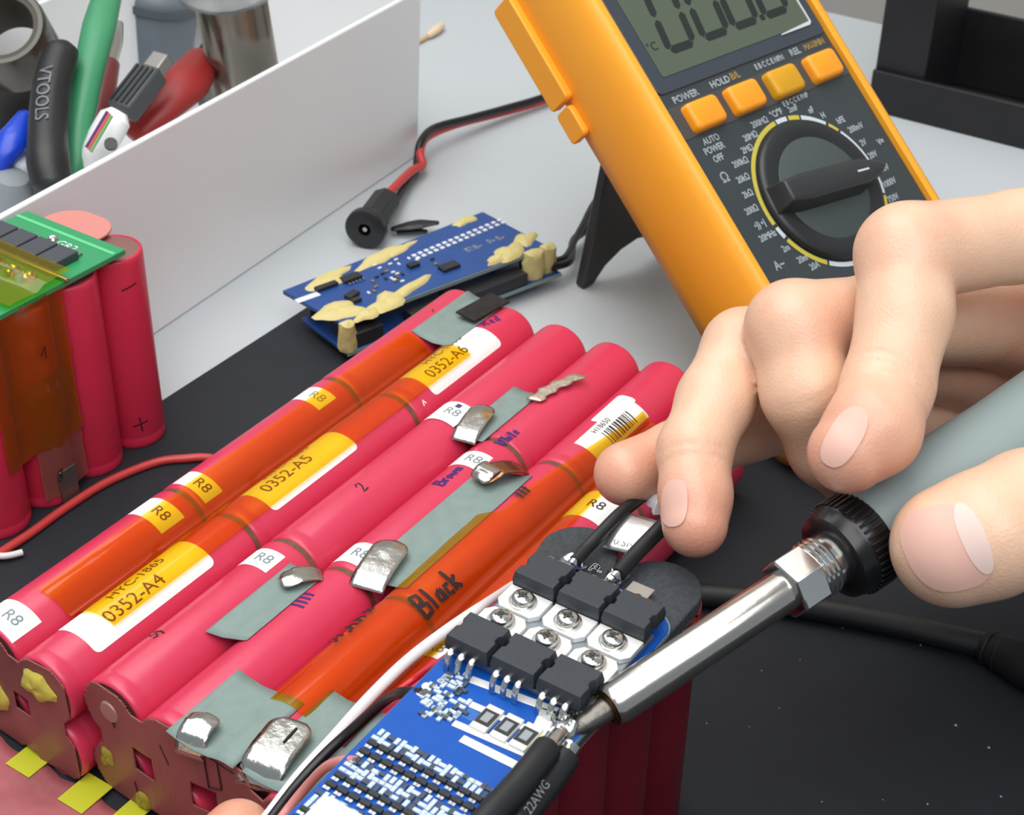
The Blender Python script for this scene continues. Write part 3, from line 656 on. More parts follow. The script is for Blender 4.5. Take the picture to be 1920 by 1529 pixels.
# display
MB().prism(rrect(-40+1.5, 45.8, 38.6, 106, 2), FM, 0, .5).build('display_bezel', mat('blue_black_bezel', (56, 64, 74), .35), mm, bevel=.2)
lcd = MB().prism(rrect(-33.6, 50.6, 34.4, 101, 1), FM, .5, .7).build('display', mat('lcd_grey_green', (84, 94, 80), .3, spec=.4), mm)
M_seg = mat('lcd_segment', (28, 36, 36), .5)
def seg(a, b, w_=10.5, h_=22, on='abcdef', nm='lcd_digit'):
    mb = MB(); sl = .16; q = 1.35
    f_ = lambda x, y, h: FM(a+x+(y)*sl, b+y, h)
    hb = lambda x0, x1, y: mb.prism([(x0+q, y-q), (x1-q, y-q), (x1-.3, y), (x1-q, y+q), (x0+q, y+q), (x0+.3, y)], f_, .7, .78)
    vb = lambda x, y0, y1: mb.prism([(x, y0+.4), (x+q, y0+1.6), (x+q, y1-1.6), (x, y1-.4), (x-q, y1-1.6), (x-q, y0+1.6)], f_, .7, .78)
    if 'd' in on: hb(0, w_, 0)
    if 'g' in on: hb(0, w_, h_/2)
    if 'a' in on: hb(0, w_, h_)
    if 'e' in on: vb(0, 0, h_/2)
    if 'f' in on: vb(0, h_/2, h_)
    if 'c' in on: vb(w_, 0, h_/2)
    if 'b' in on: vb(w_, h_/2, h_)
    return mb.build(nm, M_seg, lcd, smooth_ang=0)
for k, a in enumerate((-25.5, -10.2, 3.6, 18.2)): seg(a, 57.6)
MB().prism(rrect(15.6, 56.6, 17.6, 58.6, .4), FM, .7, .78).build('decimal_point', M_seg, lcd)
text('°C', lambda x, y: FM(-31+x, 60.5+y, .8), 4, 'lettering', M_seg, lcd)
for b_ in (52.2, 51.6): pass
MB().prism([(20, 49.9), (33.8, 49.9), (34.9, 50.9), (34.9, 66), (34.2, 66), (34.2, 51.2), (20, 50.3)], FM, .55, .95).build('window_edge_glint', mat('lens_edge_glint', (200, 205, 208), .1, spec=1), lcd)  # glint put in as a pale strip along the lens edge
# buttons
M_btn = mat('orange_button', (250, 160, 34), .4); M_btn2 = mat('amber_button', (214, 156, 22), .5, bump=.3, bscale=900)
MB().prism(rrect(-38.6, 30.4, 38.8, 41.2, 1), FM, 0, .22).build('button_band', mat('dark_grey_band', (68, 68, 68), .5), mm)
for a, m__ in ((-27.2, M_btn), (-9.0, M_btn), (9.2, M_btn2), (28.2, M_btn)):
    w2 = 6.7; R = [[FM(a+x, 35.6+y, c) for x, y in rrect(-w2+i, -4.7+i, w2-i, 4.7-i, 1.6, 5)] for c, i in ((0, 0), (2.2, .15), (3.0, .5), (3.4, 1.3))]
    MB().rings(R, cap0=False).build('button', m__, mm)
def mt(s, a, b, size, m=M_wprint, ang=0, sx=1, bold=.09, nm='lettering'):
    ca, sa = math.cos(math.radians(ang)), math.sin(math.radians(ang))
    return text(s, lambda x, y: FM(a+x*ca-y*sa, b+x*sa+y*ca, .12 if not 44 < b < 107 else .6), size, nm, m, mm, sx, bold)
mt('POWER', -29, 42.9, 3.1); mt('HOLD', -13.5, 43.2, 3.1); mt('B/L', -6.6, 43.4, 3.1, mat('tan_print', (190, 164, 96), .6)); mt('E B C C E NPN', 9.5, 43.4, 2.6, sx=.8)
mt('REL', 22, 43.6, 3.1); mt('MAX/MIN', 31.4, 43.6, 2.9, MATS['tan_print'], sx=.8)
mt('Ω', -32.2, 15.5, 4.4)
# dial: printed ring, collar, domed knob with grip bar
def arc(a0, a1, r0, r1, m, nm='range_arc', c=.1):
    n = max(2, int(abs(a1-a0)/4)); mb = MB()
    G = [[FM(r*math.cos(math.radians(t)), r*math.sin(math.radians(t)), c) for r in (r0, r1)] for t in np.linspace(a0, a1, n+1)]
    if a1 > a0: G = [g[::-1] for g in G][::1]
    return mb.sheet(G).build(nm, m, mm, smooth_ang=0)
def face_ang(px, py):
    r = ray(px, py); p = CP+r*(np.dot(MC-CP, MN)/np.dot(r, MN))-MC; return math.degrees(math.atan2(np.dot(p, MV), np.dot(p, MU)))
for pa, pb, y_ in (((1452, 421), (1456, 236), 1), ((1458, 234), (1476, 226), 0), ((1479, 224), (1498, 220), 1), ((1501, 219), (1548, 231), 0), ((1553, 236), (1571, 247), 1), ((1575, 250), (1655, 362), 0), ((1656, 366), (1658, 396), 1), ((1456, 427), (1473, 444), 0), ((1477, 449), (1550, 485), 1), ((1554, 487), (1610, 484), 0)):
    a0 = face_ang(*pa); dl = (face_ang(*pb)-a0+180) % 360-180
    arc(min(a0, a0+dl), max(a0, a0+dl), 24.2, 25.7, M_yprint if y_ else M_wprint)
def mtp(s, px, py, size=2.9, sx=.84):
    r = ray(px, py); p = CP+r*(np.dot(MC-CP, MN)/np.dot(r, MN))-MC; return mt(s, float(np.dot(p, MU)), float(np.dot(p, MV)), size, sx=sx)
for s_, px, py in (('200MΩ', 1424, 230), ('20MΩ', 1407, 256), ('2MΩ', 1401, 280), ('200kΩ', 1388, 305), ('20kΩ', 1393, 335), ('2kΩ', 1402, 364), ('200Ω', 1409, 394), ('°C/°F', 1455, 213), ('2mF', 1486, 204), ('nF', 1520, 207), ('H', 1543, 217), ('hFE', 1576, 226), ('200mV', 1604, 240), ('2V', 1618, 268), ('20V', 1636, 291), ('200V', 1656, 317), ('1000V', 1667, 343), ('750V', 1674, 372), ('20MHz', 1439, 443), ('2m', 1473, 466), ('20m', 1504, 486), ('20A', 1527, 499), ('•)) ▸|', 1424, 421)):
    mtp(s_, px, py)
for s_, px, py in (('AUTO', 1333, 262), ('POWER', 1339, 279), ('OFF', 1347, 297)): mtp(s_, px, py, 3.0, .82)
mtp('E B C C E PNP', 1491, 187, 2.4, .8)
mtp('V=', 1651, 266, 3.0); mtp('A~', 1461, 497, 4.0)
M_knob = mat('black_knob_plastic', (34, 37, 40), .4)
kn = MB().lathe(FM(0, 0, 0), MN, [(0, 23.4), (.4, 23.7), (1.3, 23.5), (2.0, 22.8), (2.4, 21.6), (2.5, 20.2), (2.2, 17.4), (2.0, 17)], 72, cap0=False).build('dial', M_knob, mm, smooth_ang=50)
MB().lathe(FM(0, 0, 0), MN, [(2.0, 17.2), (2.25, 16.8), (2.3, 1)], 60).build('dial_face', mat('grey_dial_face', (66, 76, 76), .5), kn)
an = math.radians(-7); du, dv = math.cos(an), math.sin(an)
FK = lambda x, y, c: FM(x*du-y*dv, x*dv+y*du, c)
R = []
for c, hw, hl in ((2.1, 5.6, 22.6), (4, 5.2, 22.4), (7.6, 4.6, 21.8), (8.8, 4.0, 21.2), (9.3, 2.9, 20.2)):
    R.append([FK(x, y, c) for x, y in [(-hl, -hw*.8), (-hl*.6, -hw), (hl*.55, -hw*.95), (hl*.9, -hw*.45), (hl, 0), (hl*.9, hw*.45), (hl*.55, hw*.95), (-hl*.6, hw), (-hl, hw*.8)]])
MB().rings(R, cap0=False).build('grip_bar', mat('dark_grip_plastic', (46, 48, 50), .36), kn, smooth_ang=30, bevel=.3)
MB().prism([(8, -.3), (13, -.3), (13, .3), (8, .3)], FK, 9.3, 9.4).build('pointer_mark', M_wprint, kn)
# tilt stand
foot = V(274, 4, 0); M_st = mat('black_stand_plastic', (50, 51, 54), .45)
fu = V(MU[0], MU[1], 0); fu /= np.linalg.norm(fu)
hinge = FM(-12, 72, -34); up_ = hinge-foot; up_ -= fu*np.dot(up_, fu); SLn = np.linalg.norm(up_); up_ /= SLn; sn_ = np.cross(fu, up_)
outl = [(0, 0), (5.5, .6), (10, 7), (17, 11.5), (25, 13.5), (31.5, 12), (33, 9), (36, 7.6), (42, 8.2), (44, 14), (44, SLn), (1.5, SLn)]
FS = lambda x, y, h: foot+V(0, 0, .15)+fu*(x+.0)+up_*y+sn_*h
MB().prism(outl, FS, -2.2, 2.2).build('tilt_stand', M_st, mm, bevel=.8)
MB().lathe(FM(-16, 72, -34), MU, [(0, 3), (36, 3)], 16).build('stand_hinge', M_st, mm)
# ------------------------------------------------------------------ DC jack on its twin lead
jk = thing('power_jack', at(690, 430, 0), 'black barrel power jack with threaded collar and red and black leads', 'jack')
j0 = at(686, 428, 8.2); j1 = at(752, 338, 8.4); jd = j1-j0; jd[2] = 0; JL = min(np.linalg.norm(jd), 24); jd /= np.linalg.norm(jd)
M_jack = mat('black_jack_plastic', (34, 35, 37), .42)
MB().lathe(j0, jd, [(-1.6, 2.4), (-1.6, 7.2), (-1.2, 7.8), (1.6, 7.9), (2.0, 7.6), (2.0, 5.4)], 40, cap0=False).build('flange', M_jack, jk)
MB().lathe(j0, jd, [(2.2, 5.3), (2.2, 6.3), (2.6, 6.5), (4.0, 6.5), (4.4, 6.2), (4.4, 5.3)], 6+18).build('lock_ring', mat('dull_tin', (150, 148, 140), .4, .8), jk)
MB().lathe(j0, jd, [(2, 5.9), (JL-.8, 5.9), (JL, 5.2)], 8, mi=0).build('barrel', M_jack, jk, smooth_ang=25, bevel=.3)
MB().lathe(j0, jd, [(-1.65, 2.5), (3, 2.5), (3, .1)], 24, cap0=False, cap1=False).build('socket', mat('socket_dark', (14, 14, 14), .5), jk)
MB().lathe(j0, jd, [(-1.3, .2), (-1.2, .9), (3, .9)], 14).build('centre_pin', M_nickel, jk)
e = j0+jd*(JL-.4)
MB().tube([e+V(0, 1, 1), at(770, 322, 7), at(792, 310, 5), at(788, 286, 8), at(800, 258, 9), at(850, 235, 7), at(930, 214, 4), at(1010, 192, 3), at(1080, 165, 3)], 1.75, 14).build('red_lead', M_red, jk)
MB().tube([e+V(2, -2, -2), at(768, 338, 3.5), at(780, 322, 3), at(783, 296, 6), at(790, 265, 11), at(815, 240, 11), at(880, 222, 8), at(950, 203, 6), at(1015, 184, 5), at(1085, 156, 5)], 1.65, 14).build('black_lead', M_blackw, jk)
# loose black terminal flap lying by the board
tf = thing('terminal_lug', at(780, 428, 2), 'small black crumpled terminal tab lying between jack and blue boards', 'terminal')
p = [at(735, 430, 3), at(765, 424, 4.2), at(790, 420, 4.6), at(822, 418, 5)]
handle(MB(), p, [1.6, 3.0, 3.2, 1.4], [.7, 1.1, 1.1, .5], sub=5).build('lug', M_black, tf)
handle(MB(), [at(745, 436, 1.4), at(775, 432, 1.8), at(800, 434, 1.4)], [1.2, 2, 1.2], [.6, .8, .6], sub=5).build('crimp', M_black, tf)
# ------------------------------------------------------------------ blue double board with yellow glue
bb = thing('circuit_board', at(760, 560, 0), 'pair of stacked blue circuit boards stuck with tan glue beside the pack', 'circuit board')
M_pcb = mat('blue_solder_mask', (30, 70, 136), .4, coat=.1, var=.08, vscale=120); M_pcbe = mat('pcb_edge_fibre', (128, 146, 140), .6)
M_ic = mat('black_epoxy', (34, 36, 40), .55); M_silk = mat('white_silkscreen', (214, 220, 226), .6)
M_tan = mat('tan_glue', (206, 192, 128), .5, bump=.25, bscale=400); M_gold = mat('gold_pad', (178, 156, 96), .35, .7)
ZU = 15.0
q0, q1, q2, q3 = at(640, 606, ZU), at(530, 545, ZU), at(905, 397, ZU), at(1028, 462, ZU)
ex = (q3-q0); LX = np.linalg.norm(ex); ex /= LX; ey = (q1-q0)-ex*np.dot(q1-q0, ex); LY = np.linalg.norm(ey); ey /= LY
LX = (np.dot(q3-q0, ex)+np.dot(q2-q1, ex))/2; sk_ = np.dot(q1-q0, ex)
FB = lambda x, y, h=0.0: q0+ex*x+ey*y+V(0, 0, h)
def pix2b(px, py, z=ZU):
    p = at(px, py, z)-q0; return np.dot(p, ex), np.dot(p, ey)
_l = [(float(np.dot(q_-q0, ex)), float(np.dot(q_-q0, ey))) for q_ in (q0, q3, q2, q1)]
MB().prism(_l, FB, -1.5, 0).build('upper_board', [M_pcb], bb, bevel=.15)
MB().prism([(.3, -.15), (LX-.3, -.15), (LX-.3, .05), (.3, .05)], FB, -1.45, -.05).build('board_edge', M_pcbe, bb)
MB().prism([(-1, -4.5), (LX+1, -5.5), (LX+1, LY-8), (-1, LY-6)], FB, -10.5, -9).build('lower_board', M_pcb, bb, bevel=.15)
MB().prism([(-1, -4.7), (LX+1, -5.7), (LX+1, -5.4), (-1, -4.4)], FB, -10.45, -9.05).build('board_edge', M_pcbe, bb)
for x, y in ((4, 4), (LX*.5, 3), (LX-8, 4), (5, LY-6), (LX-8, LY-7)): MB().lathe(FB(x, y, -9), (0, 0, 1), [(0, 2.4), (7.5, 2.4)], 12).build('spacer', M_ic, bb)
MB().prism([(2, -4), (14, -4), (14, 8), (2, 8)], FB, -9, -3.5).build('lower_component', M_ic, bb, bevel=.4)
MB().prism([(26, -5), (LX-14, -5), (LX-14, 2), (26, 2)], FB, -9, -4.5).build('lower_component', M_ic, bb, bevel=.4)
def bbox(px, py, w_, h_, t_, m, nm, ang=0, z0=0):
    x, y = pix2b(px, py); ca, sa = math.cos(math.radians(ang)), math.sin(math.radians(ang))
    return MB().box(FB(x, y, z0+t_/2), (ex*ca+ey*sa)*w_/2, (-ex*sa+ey*ca)*h_/2, V(0, 0, t_/2)).build(nm, m, bb, bevel=.12)
for px, py, w_, h_, a_ in ((612, 540, 8.5, 2.4, 0), (658, 524, 7.2, 3.6, 0), (842, 503, 7.2, 4.0, 0), (775, 500, 4.2, 2.6, 0), (660, 556, 5.2, 3, 20), (668, 566, 3.4, 2, 0)):
    bbox(px, py, w_, h_, 1.3, M_ic, 'chip', a_)
x_, y_ = pix2b(660, 524)
for k in range(5):
    p = FB(x_-2.8+1.4*k, y_-2.6, .4); MB().box(p, ex*.28, ey*.8, V(0, 0, .25)).build('chip_pin', M_solder, bb)
for k in range(26):
    px, py = random.choice(((700, 520), (730, 505), (760, 490), (690, 545), (750, 520), (705, 500), (740, 530), (800, 492)))
    o = bbox(px+random.uniform(-18, 18), py+random.uniform(-12, 12), 1.5, .8, .6, random.choice((M_gold, M_silk, M_ic, M_silk, MATS['gold_pad'])), 'chip_resistor', random.choice((0, 90)))
for k in range(15):
    px = 765+(925-765)*k/14; py = 468+(402-468)*k/14
    for j in range(2):
        x, y = pix2b(px+8, py+10); MB().box(FB(x, y-1.1-2.3*j, .2), ex*.8, ey*.7, V(0, 0, .2)).build('solder_pad', M_silk, bb)
for k, (px, py) in enumerate(((880, 468), (896, 462), (921, 452), (938, 446))):
    x, y = pix2b(px, py); text(random.choice(('P-', 'B-', '5S')), lambda a, b, x=x, y=y: FB(x+a, y+b, .04), 3.4, 'lettering', M_silk, bb, bold=.15)
x, y = pix2b(577, 558); MB().prism(rrect(x-4.5, y-1.4, x+4.5, y+1.4, .3), FB, .01, .06).build('silk_bar', M_silk, bb)
def bblob(px, py, a_, b_, h_, sd, ang=0, z0=0):
    x, y = pix2b(px, py); ca, sa = math.cos(math.radians(ang)), math.sin(math.radians(ang))
    return blob(MB(), FB(x, y, z0), (ex*ca+ey*sa)*a_, (-ex*sa+ey*ca)*b_, (0, 0, 1), h_, sd).build('glue_blob', M_tan, bb)
for i, (px, py, a_, b_, h_, an_) in enumerate(((615, 525, 10, 4.2, 1.1, 8), (715, 482, 11, 3.6, 1.1, 12), (745, 470, 8, 2.4, .9, 10), (635, 584, 9, 5.5, 1.4, 0), (725, 568, 9, 4.6, 1.6, 18), (770, 540, 10, 2.5, 1.3, 16), (690, 590, 6, 3, 1.4, 10), (957, 474, 7.5, 4.4, 1.6, 30), (985, 450, 6, 3.6, 1.4, 30), (940, 486, 6, 3, 1.4, 0), (872, 415, 5.5, 2.4, .9, 10))):
    bblob(px, py, a_, b_, h_, i+2, an_)
for i, (x, y, r_) in enumerate(((.5, -2.5, 3.8), (LX-9, -1.6, 5.0), (LX-2, -1, 4.2))):
    mb = MB(); rr = random.Random(i+40)
    R = [[FB(x+(r_*(1-.25*abs(h+5)/5)+rr.uniform(-.5, .5))*math.cos(t), y+(r_*.6+rr.uniform(-.4, .4))*math.sin(t), h+(rr.uniform(-.5, .5) if h < .5 else .5*math.cos(t*2))) for t in np.linspace(0, 6.283, 16, endpoint=False)] for h in np.linspace(-9, .8, 7)]
    R.append([p_*.4+np.mean(R[-1], 0)*.6+V(0, 0, .9) for p_ in R[-1]])
    mb.rings(R).build('glue_column', M_tan, bb)
MB().tube([FB(LX-2, -3, -7), FB(LX+8, -2, -8), at(1075, 452, 5), at(1098, 430, 5), at(1108, 400, 5), at(1140, 350, 4)], 1.5, 10).build('black_lead', M_blackw, bb)
MB().tube([FB(LX-1, 2, -7), FB(LX+8, 1, -8), at(1080, 446, 7), at(1094, 420, 8), at(1115, 380, 8), at(1150, 340, 4)], 1.3, 10).build('black_lead', M_blackw, bb)
# ------------------------------------------------------------------ small standing pack on the left
lp = thing('battery_pack', (97, 77, 0), 'small standing pack of red cells under a green circuit board at the left edge', 'battery pack')
mu = cell_mesh('battery_cell', 64.6, [M_pinkd, M_cap])
LPY = 68.6
LCELL = {}
for i in range(4):
    for j in range(2):
        x = 115.6-18.3*i; y = LPY+18.3*j
        LCELL[i, j] = put_cell(mu, (x, y, 33.0), lp, rot=(0, -math.pi/2, 0))
for (px, py, s_, sz) in ((243, 538, '-', 9), (264, 795, '+', 9)):
    pc = V(115.6, LPY, 0); r = ray(px, py); a = r[0]**2+r[1]**2; b = (CP[0]-pc[0])*r[0]+(CP[1]-pc[1])*r[1]; c_ = (CP[0]-pc[0])**2+(CP[1]-pc[1])**2-R9**2
    t_ = (-b-math.sqrt(max(0, b*b-a*c_)))/a; p = CP+r*t_; an0 = math.atan2(p[1]-pc[1], p[0]-pc[0])
    Fv = (lambda pc, an0, z0: lambda x, y: V(pc[0]+9.3*math.cos(an0+x/9.3), pc[1]+9.3*math.sin(an0+x/9.3), z0+y))(pc, an0, p[2])
    L = [[(-2.6, -.6), (2.4, .4)]]
    if s_ == '+': L.append([(.3, -2.8), (-.2, 2.4)])
    o = strokes(L, Fv, .45, 'handwriting', M_ink, lp)
ZB_ = 68.2
M_gpcb = mat('green_solder_mask', (40, 146, 92), .4, coat=.2)
# pink top insulators
def capsheet(cells, z, nm, m, grow=9.0, parent=lp):
    """rounded sheet covering a block of upright cells"""
    xs = [c[0] for c in cells]; ys = [c[1] for c in cells]
    return MB().prism(rrect(min(xs)-grow, min(ys)-grow, max(xs)+grow, max(ys)+grow, 8.6, 8), lambda x, y, h: V(x, y, h), z, z+.9).build(nm, m, parent, bevel=.2)
MB().prism(rrect(62, 73.5, 126.5, 96.6, 9, 8), lambda x, y, h: V(x, y, h), 66.2, 67).build('top_insulator', mat('salmon_insulator', (206, 130, 122), .5), lp, bevel=.2)
capsheet([(115.6-18.3*3, LPY+2), (113.6-12, LPY+2)], 65.6, 'top_insulator', MATS['salmon_insulator'], 8.4)
g0, g1, g2 = at(235, 468, ZB_+1), at(48, 394, ZB_+1), at(0, 612, ZB_+1)
gy = (g1-g0); GL = np.linalg.norm(gy); gy /= GL; gx = (g2-g0); gx -= gy*np.dot(gx, gy); gx /= np.linalg.norm(gx)
FG = lambda x, y, h=0.0: g0+gx*x+gy*y+V(0, 0, h)
gb = MB().prism([(0, 0), (0, GL-.6), (56, GL-.6), (56, 0)], FG, -1.6, 0).build('green_board', M_gpcb, lp, bevel=.2)
MB().prism([(3.2, .5), (3.2, GL-.5), (4.4, GL-.5), (4.4, .5)], FG, 0, .12).build('silk_line', mat('light_green', (96, 196, 130), .5), gb)
def pix2g(px, py, z=ZB_+1):
    p = at(px, py, z)-g0; return np.dot(p, gx), np.dot(p, gy)
x, y = pix2g(100, 449); blob(MB(), FG(x, y, 0), gx*1.9, gy*1.7, (0, 0, 1), 1.1, 5).build('solder_dot', M_solder, gb)
text('GR2', lambda a, b: FG(x+.6-b, y-6-a*1, .06), 4.2, 'lettering', M_silk, gb)
x0, y0 = pix2g(120, 494)
for k in range(5):
    p = FG(x0+.2, y0+2+8.2*k, 1.3); MB().box(p, gx*4.4, gy*3.7, V(0, 0, 1.3)).build('power_transistor', mat('slate_epoxy', (62, 66, 72), .5), gb, bevel=.35)
    MB().box(FG(x0-5.2, y0+2+8.2*k, .4), gx*1.2, gy*2.6, V(0, 0, .3)).build('tab_pad', mat('grey_tin', (120, 130, 122), .4, .5), gb)
for k in range(5):
    blob(MB(), FG(x0+12, y0+1+6.5*k, 0), gx*2.6, gy*2.2, (0, 0, 1), 2.2, 9+k).build('solder_dot', M_solder, gb)
MB().prism([(x0+6, -1), (x0+6, GL), (x0+7.4, GL), (x0+7.4, -1)], FG, 0, 1.2).build('bus_wire', M_nickel, gb, bevel=.3)
# amber film over the board edge and down the front of the cells
xb = pix2g(122, 520)[0]
G = []
for i in range(22):
    row = []
    for j in range(16):
        y = -1.2+(GL+1.4)*j/15
        if i < 10: x = x0+5+22*i/9; p = FG(min(x, 60), y, 3.2+.18*math.sin(i*1.3+j*.9) if i < 5 else 2.0+.2*math.sin(i+j))
        row.append(p)
    if i < 10: G.append(row)
M_ytp = film('yellow_polyimide', (.95, .78, .05), rough=.12, body=.16, body_rgb=(190, 160, 20))
MB().sheet([g[::-1] for g in G]).build('amber_tape', M_ytp, lp, smooth_ang=60)
M_btp = film('brown_polyimide', (.97, .80, .34), rough=.14, body=.3, body_rgb=(190, 104, 28))
fa, fb = at(150, 558, 66), at(-40, 640, 66)
# tape hanging down over the third cell
yl0 = LPY-9.5
def hang(xa, xb_, z0, z1, nm, m, off=.4, crease=.35):
    G = []
    for i in range(18):
        row = []
        for j in range(15):
            x = xa+(xb_-xa)*j/14; z = z0+(z1-z0)*i/17
            d = min(abs(x-(115.6-18.3*k)) for k in range(4)); yb_ = LPY-(math.sqrt(max(R9**2-d*d, 0)) if d < 5 else math.sqrt(R9**2-25)-(d-5)*.25)
            row.append(V(x, yb_-off-crease*abs(math.sin(i*.7+j*1.1))*random.random(), z))
        G.append(row)
    return MB().sheet([g[::-1] for g in G]).build(nm, m, lp, smooth_ang=60)
hang(89.5, 60, 68.6, 21, 'amber_tape', M_btp, .5, .7)
hang(89, 72, 44, 4, 'clear_film', film('dusty_film', (.86, .80, .76), rough=.2, body=.4, body_rgb=(176, 110, 100)), .3, .4)
MB().box((79.5, LPY-9.9, 7), (3.2, 0, 0), (0, .25, 0), (0, 0, 5.5)).build('nickel_tab', mat('tarnished_nickel', (120, 116, 110), .4, .7), lp, bevel=.2)

for px, py, L_ in ((84, 662, [[(-1.4, -.6), (.4, 2.2), (.2, -2)]]), (113, 893, [[(1, 2), (-.8, 1.2), (.8, -.6), (-.2, -2), (-1, -.8), (1.1, 1.2), (1, 2)]])):
    r = ray(px, py); p = CP+r*((LPY-10.7-CP[1])/r[1])
    strokes(L_, (lambda p: lambda x, y: V(p[0]+x, LPY-10.7, p[2]+y))(p), .4, 'handwriting', M_ink, lp)
# ------------------------------------------------------------------ upright pack that carries the balance board
up2 = thing('battery_pack', (24, -130, 0), 'upright block of dark red cells under the blue board being soldered', 'battery pack')
YA, YB_ = -119.8, -138.6
M_shaded_wine = mat('shaded_wine_sleeve', (98, 12, 28), .36, var=.05, vscale=40)  # wine red, darkened further in the base colour to stand for shade
mw = cell_mesh('battery_cell', 64.6, [M_shaded_wine, M_cap])
UC = []
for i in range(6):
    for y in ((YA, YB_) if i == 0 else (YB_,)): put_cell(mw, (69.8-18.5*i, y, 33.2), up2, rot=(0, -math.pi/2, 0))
MB().prism(rrect(69.8-18.5*5-9, YB_-9, 78.6, YB_+9, 8.6, 8), lambda x, y, h: V(x, y, h), 65.7, 66.5).build('top_insulator', mat('salmon_insulator', (214, 140, 130), .5), up2, bevel=.15)
MB().prism(rrect(62, YB_-9.3, 79.2, YB_+9.3, 8.8, 8), lambda x, y, h: V(x, y, h), 60, 65.6).build('shrink_collar', mat('orange_red_wrap', (176, 60, 46), .4), up2, bevel=.3)
M_foam = mat('black_foam', (62, 66, 70), .95, var=.2, vscale=900, bump=.8, bscale=1600)
def lobe(n=14):
    pts = []
    for t in np.linspace(-100, 95, n): pts.append((69.0+9.2*math.cos(math.radians(t)), YB_-.6+9.0*math.sin(math.radians(t))))
    for t in np.linspace(-80, 100, n): pts.append((69.6+9.0*math.cos(math.radians(t)), YA+.8+8.6*math.sin(math.radians(t))))
    pts += [(58, YA+7), (52, YA), (-20, YB_+10), (-24, YB_-9.4)]
    return pts
MB().prism(lobe(), lambda x, y, h: V(x, y, h), 66.6, 70.4).build('foam_pad', M_foam, up2, smooth_ang=30, bevel=.4)
# ------------------------------------------------------------------ blue balance board
ZP = 72.0
bd = thing('circuit_board', (30, -131, 70.5), 'blue balance board with six bolted power transistors under the soldering iron tip', 'circuit board')
M_blue = mat('bright_blue_solder_mask', (4, 78, 168), .45, spec=.3, var=.05, vscale=150)
FQ = lambda x, y, h=0.0: V(x, y, ZP+h)
poly = [(-30, -149.3), (55, -148.4)]+[(55+6*math.cos(a)-.0, -141.5+7*math.sin(a)) for a in np.linspace(-1.45, -.1, 7)]+[(62.6, -131), (61.2, -121), (59, -116.5), (56, -114.6), (-30, -116.6)]
MB().prism(poly, FQ, -1.5, 0).build('board', M_blue, bd, bevel=.15)
MB().prism(poly, lambda x, y, h: V(-131*0+x+(.35 if x > 0 else 0), y+(-.12 if y < -131 else .12), ZP+h), -1.3, -.25).build('board_edge', M_pcbe, bd)
M_heat = mat('grey_heat_spreader', (150, 158, 164), .35, .85)
M_bright = mat('bright_tin', (244, 244, 242), .38, .45)
MB().prism([(26, -147.2), (52.5, -147.2), (52.5, -116), (26, -116)], FQ, .02, 1.5).build('heat_spreader', M_heat, bd, bevel=.2)
M_epx = mat('grey_black_epoxy', (48, 52, 58), .55, var=.06, vscale=400, bump=.12, bscale=1500)
M_scr = mat('bright_screw_steel', (214, 213, 208), .16, 1)
def mosfet_meshes():
    mb = MB(); mb.prism([(-5, -3.6), (5, -3.6), (5, 1.6), (3.6, 3.3), (-3.6, 3.3), (-5, 1.6)], lambda x, y, h: V(x, y, h), 0, 1.3); tabm = mb
    b = MB(); R = []
    for h, i in ((.9, .15), (2.3, 0), (2.6, 0), (4.5, .35)): R.append([V(x, y, h) for x, y in [(-5+i, -12.4+i), (5-i, -12.4+i), (5-i, -8.8), (4.4-i, -8.3), (4.4-i, -6.9), (5-i, -6.4), (5-i, -3.6-i), (-5+i, -3.6-i), (-5+i, -6.4), (-4.4+i, -6.9), (-4.4+i, -8.3), (-5+i, -8.8)]])
    b.rings(R)
    l = MB()
    for x in (0,):
        l.tube([V(0, -12.2, 2.3), V(0, -13.6, 2.3), V(0, -14.4, 2.0), V(0, -15.0, .9), V(0, -15.3, -1.4)], .45, 8, flat=1.5, sub=3)
    return tabm, b, l
tm, bm_, lm = mosfet_meshes()
def proto(mb, nm, m, **k):
    o = mb.build(nm, m, None, **k); COL.objects.unlink(o); return o
P_tab, P_body, P_lead = proto(tm, 'mounting_tab', M_bright, bevel=.15), proto(bm_, 'package', M_epx, smooth_ang=25, bevel=.12), proto(lm, 'lead', M_solder)
sc_ = MB().lathe((0, 0, 1.3), (0, 0, 1), [(0, 2.9), (.5, 2.9), (.55, 2.0)], 26); sc_.lathe((0, 0, 1.8), (0, 0, 1), [(0, 2.45), (.8, 2.4), (1.25, 2.1), (1.5, 1.5), (1.55, .9), (1.0, .8), (1.0, .1)], 26)
P_scr = proto(sc_, 'screw', M_scr)
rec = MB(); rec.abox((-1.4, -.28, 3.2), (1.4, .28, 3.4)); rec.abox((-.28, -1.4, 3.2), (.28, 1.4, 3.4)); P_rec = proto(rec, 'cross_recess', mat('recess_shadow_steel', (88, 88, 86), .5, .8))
def inst(p, parent, loc, rz=0, nm=None):
    o = p.copy(); COL.objects.link(o); o.parent = parent; o.location = (V(*loc)-origin(parent))*S; o.rotation_euler = (0, 0, rz); o['_w'] = [float(c) for c in loc]; return o
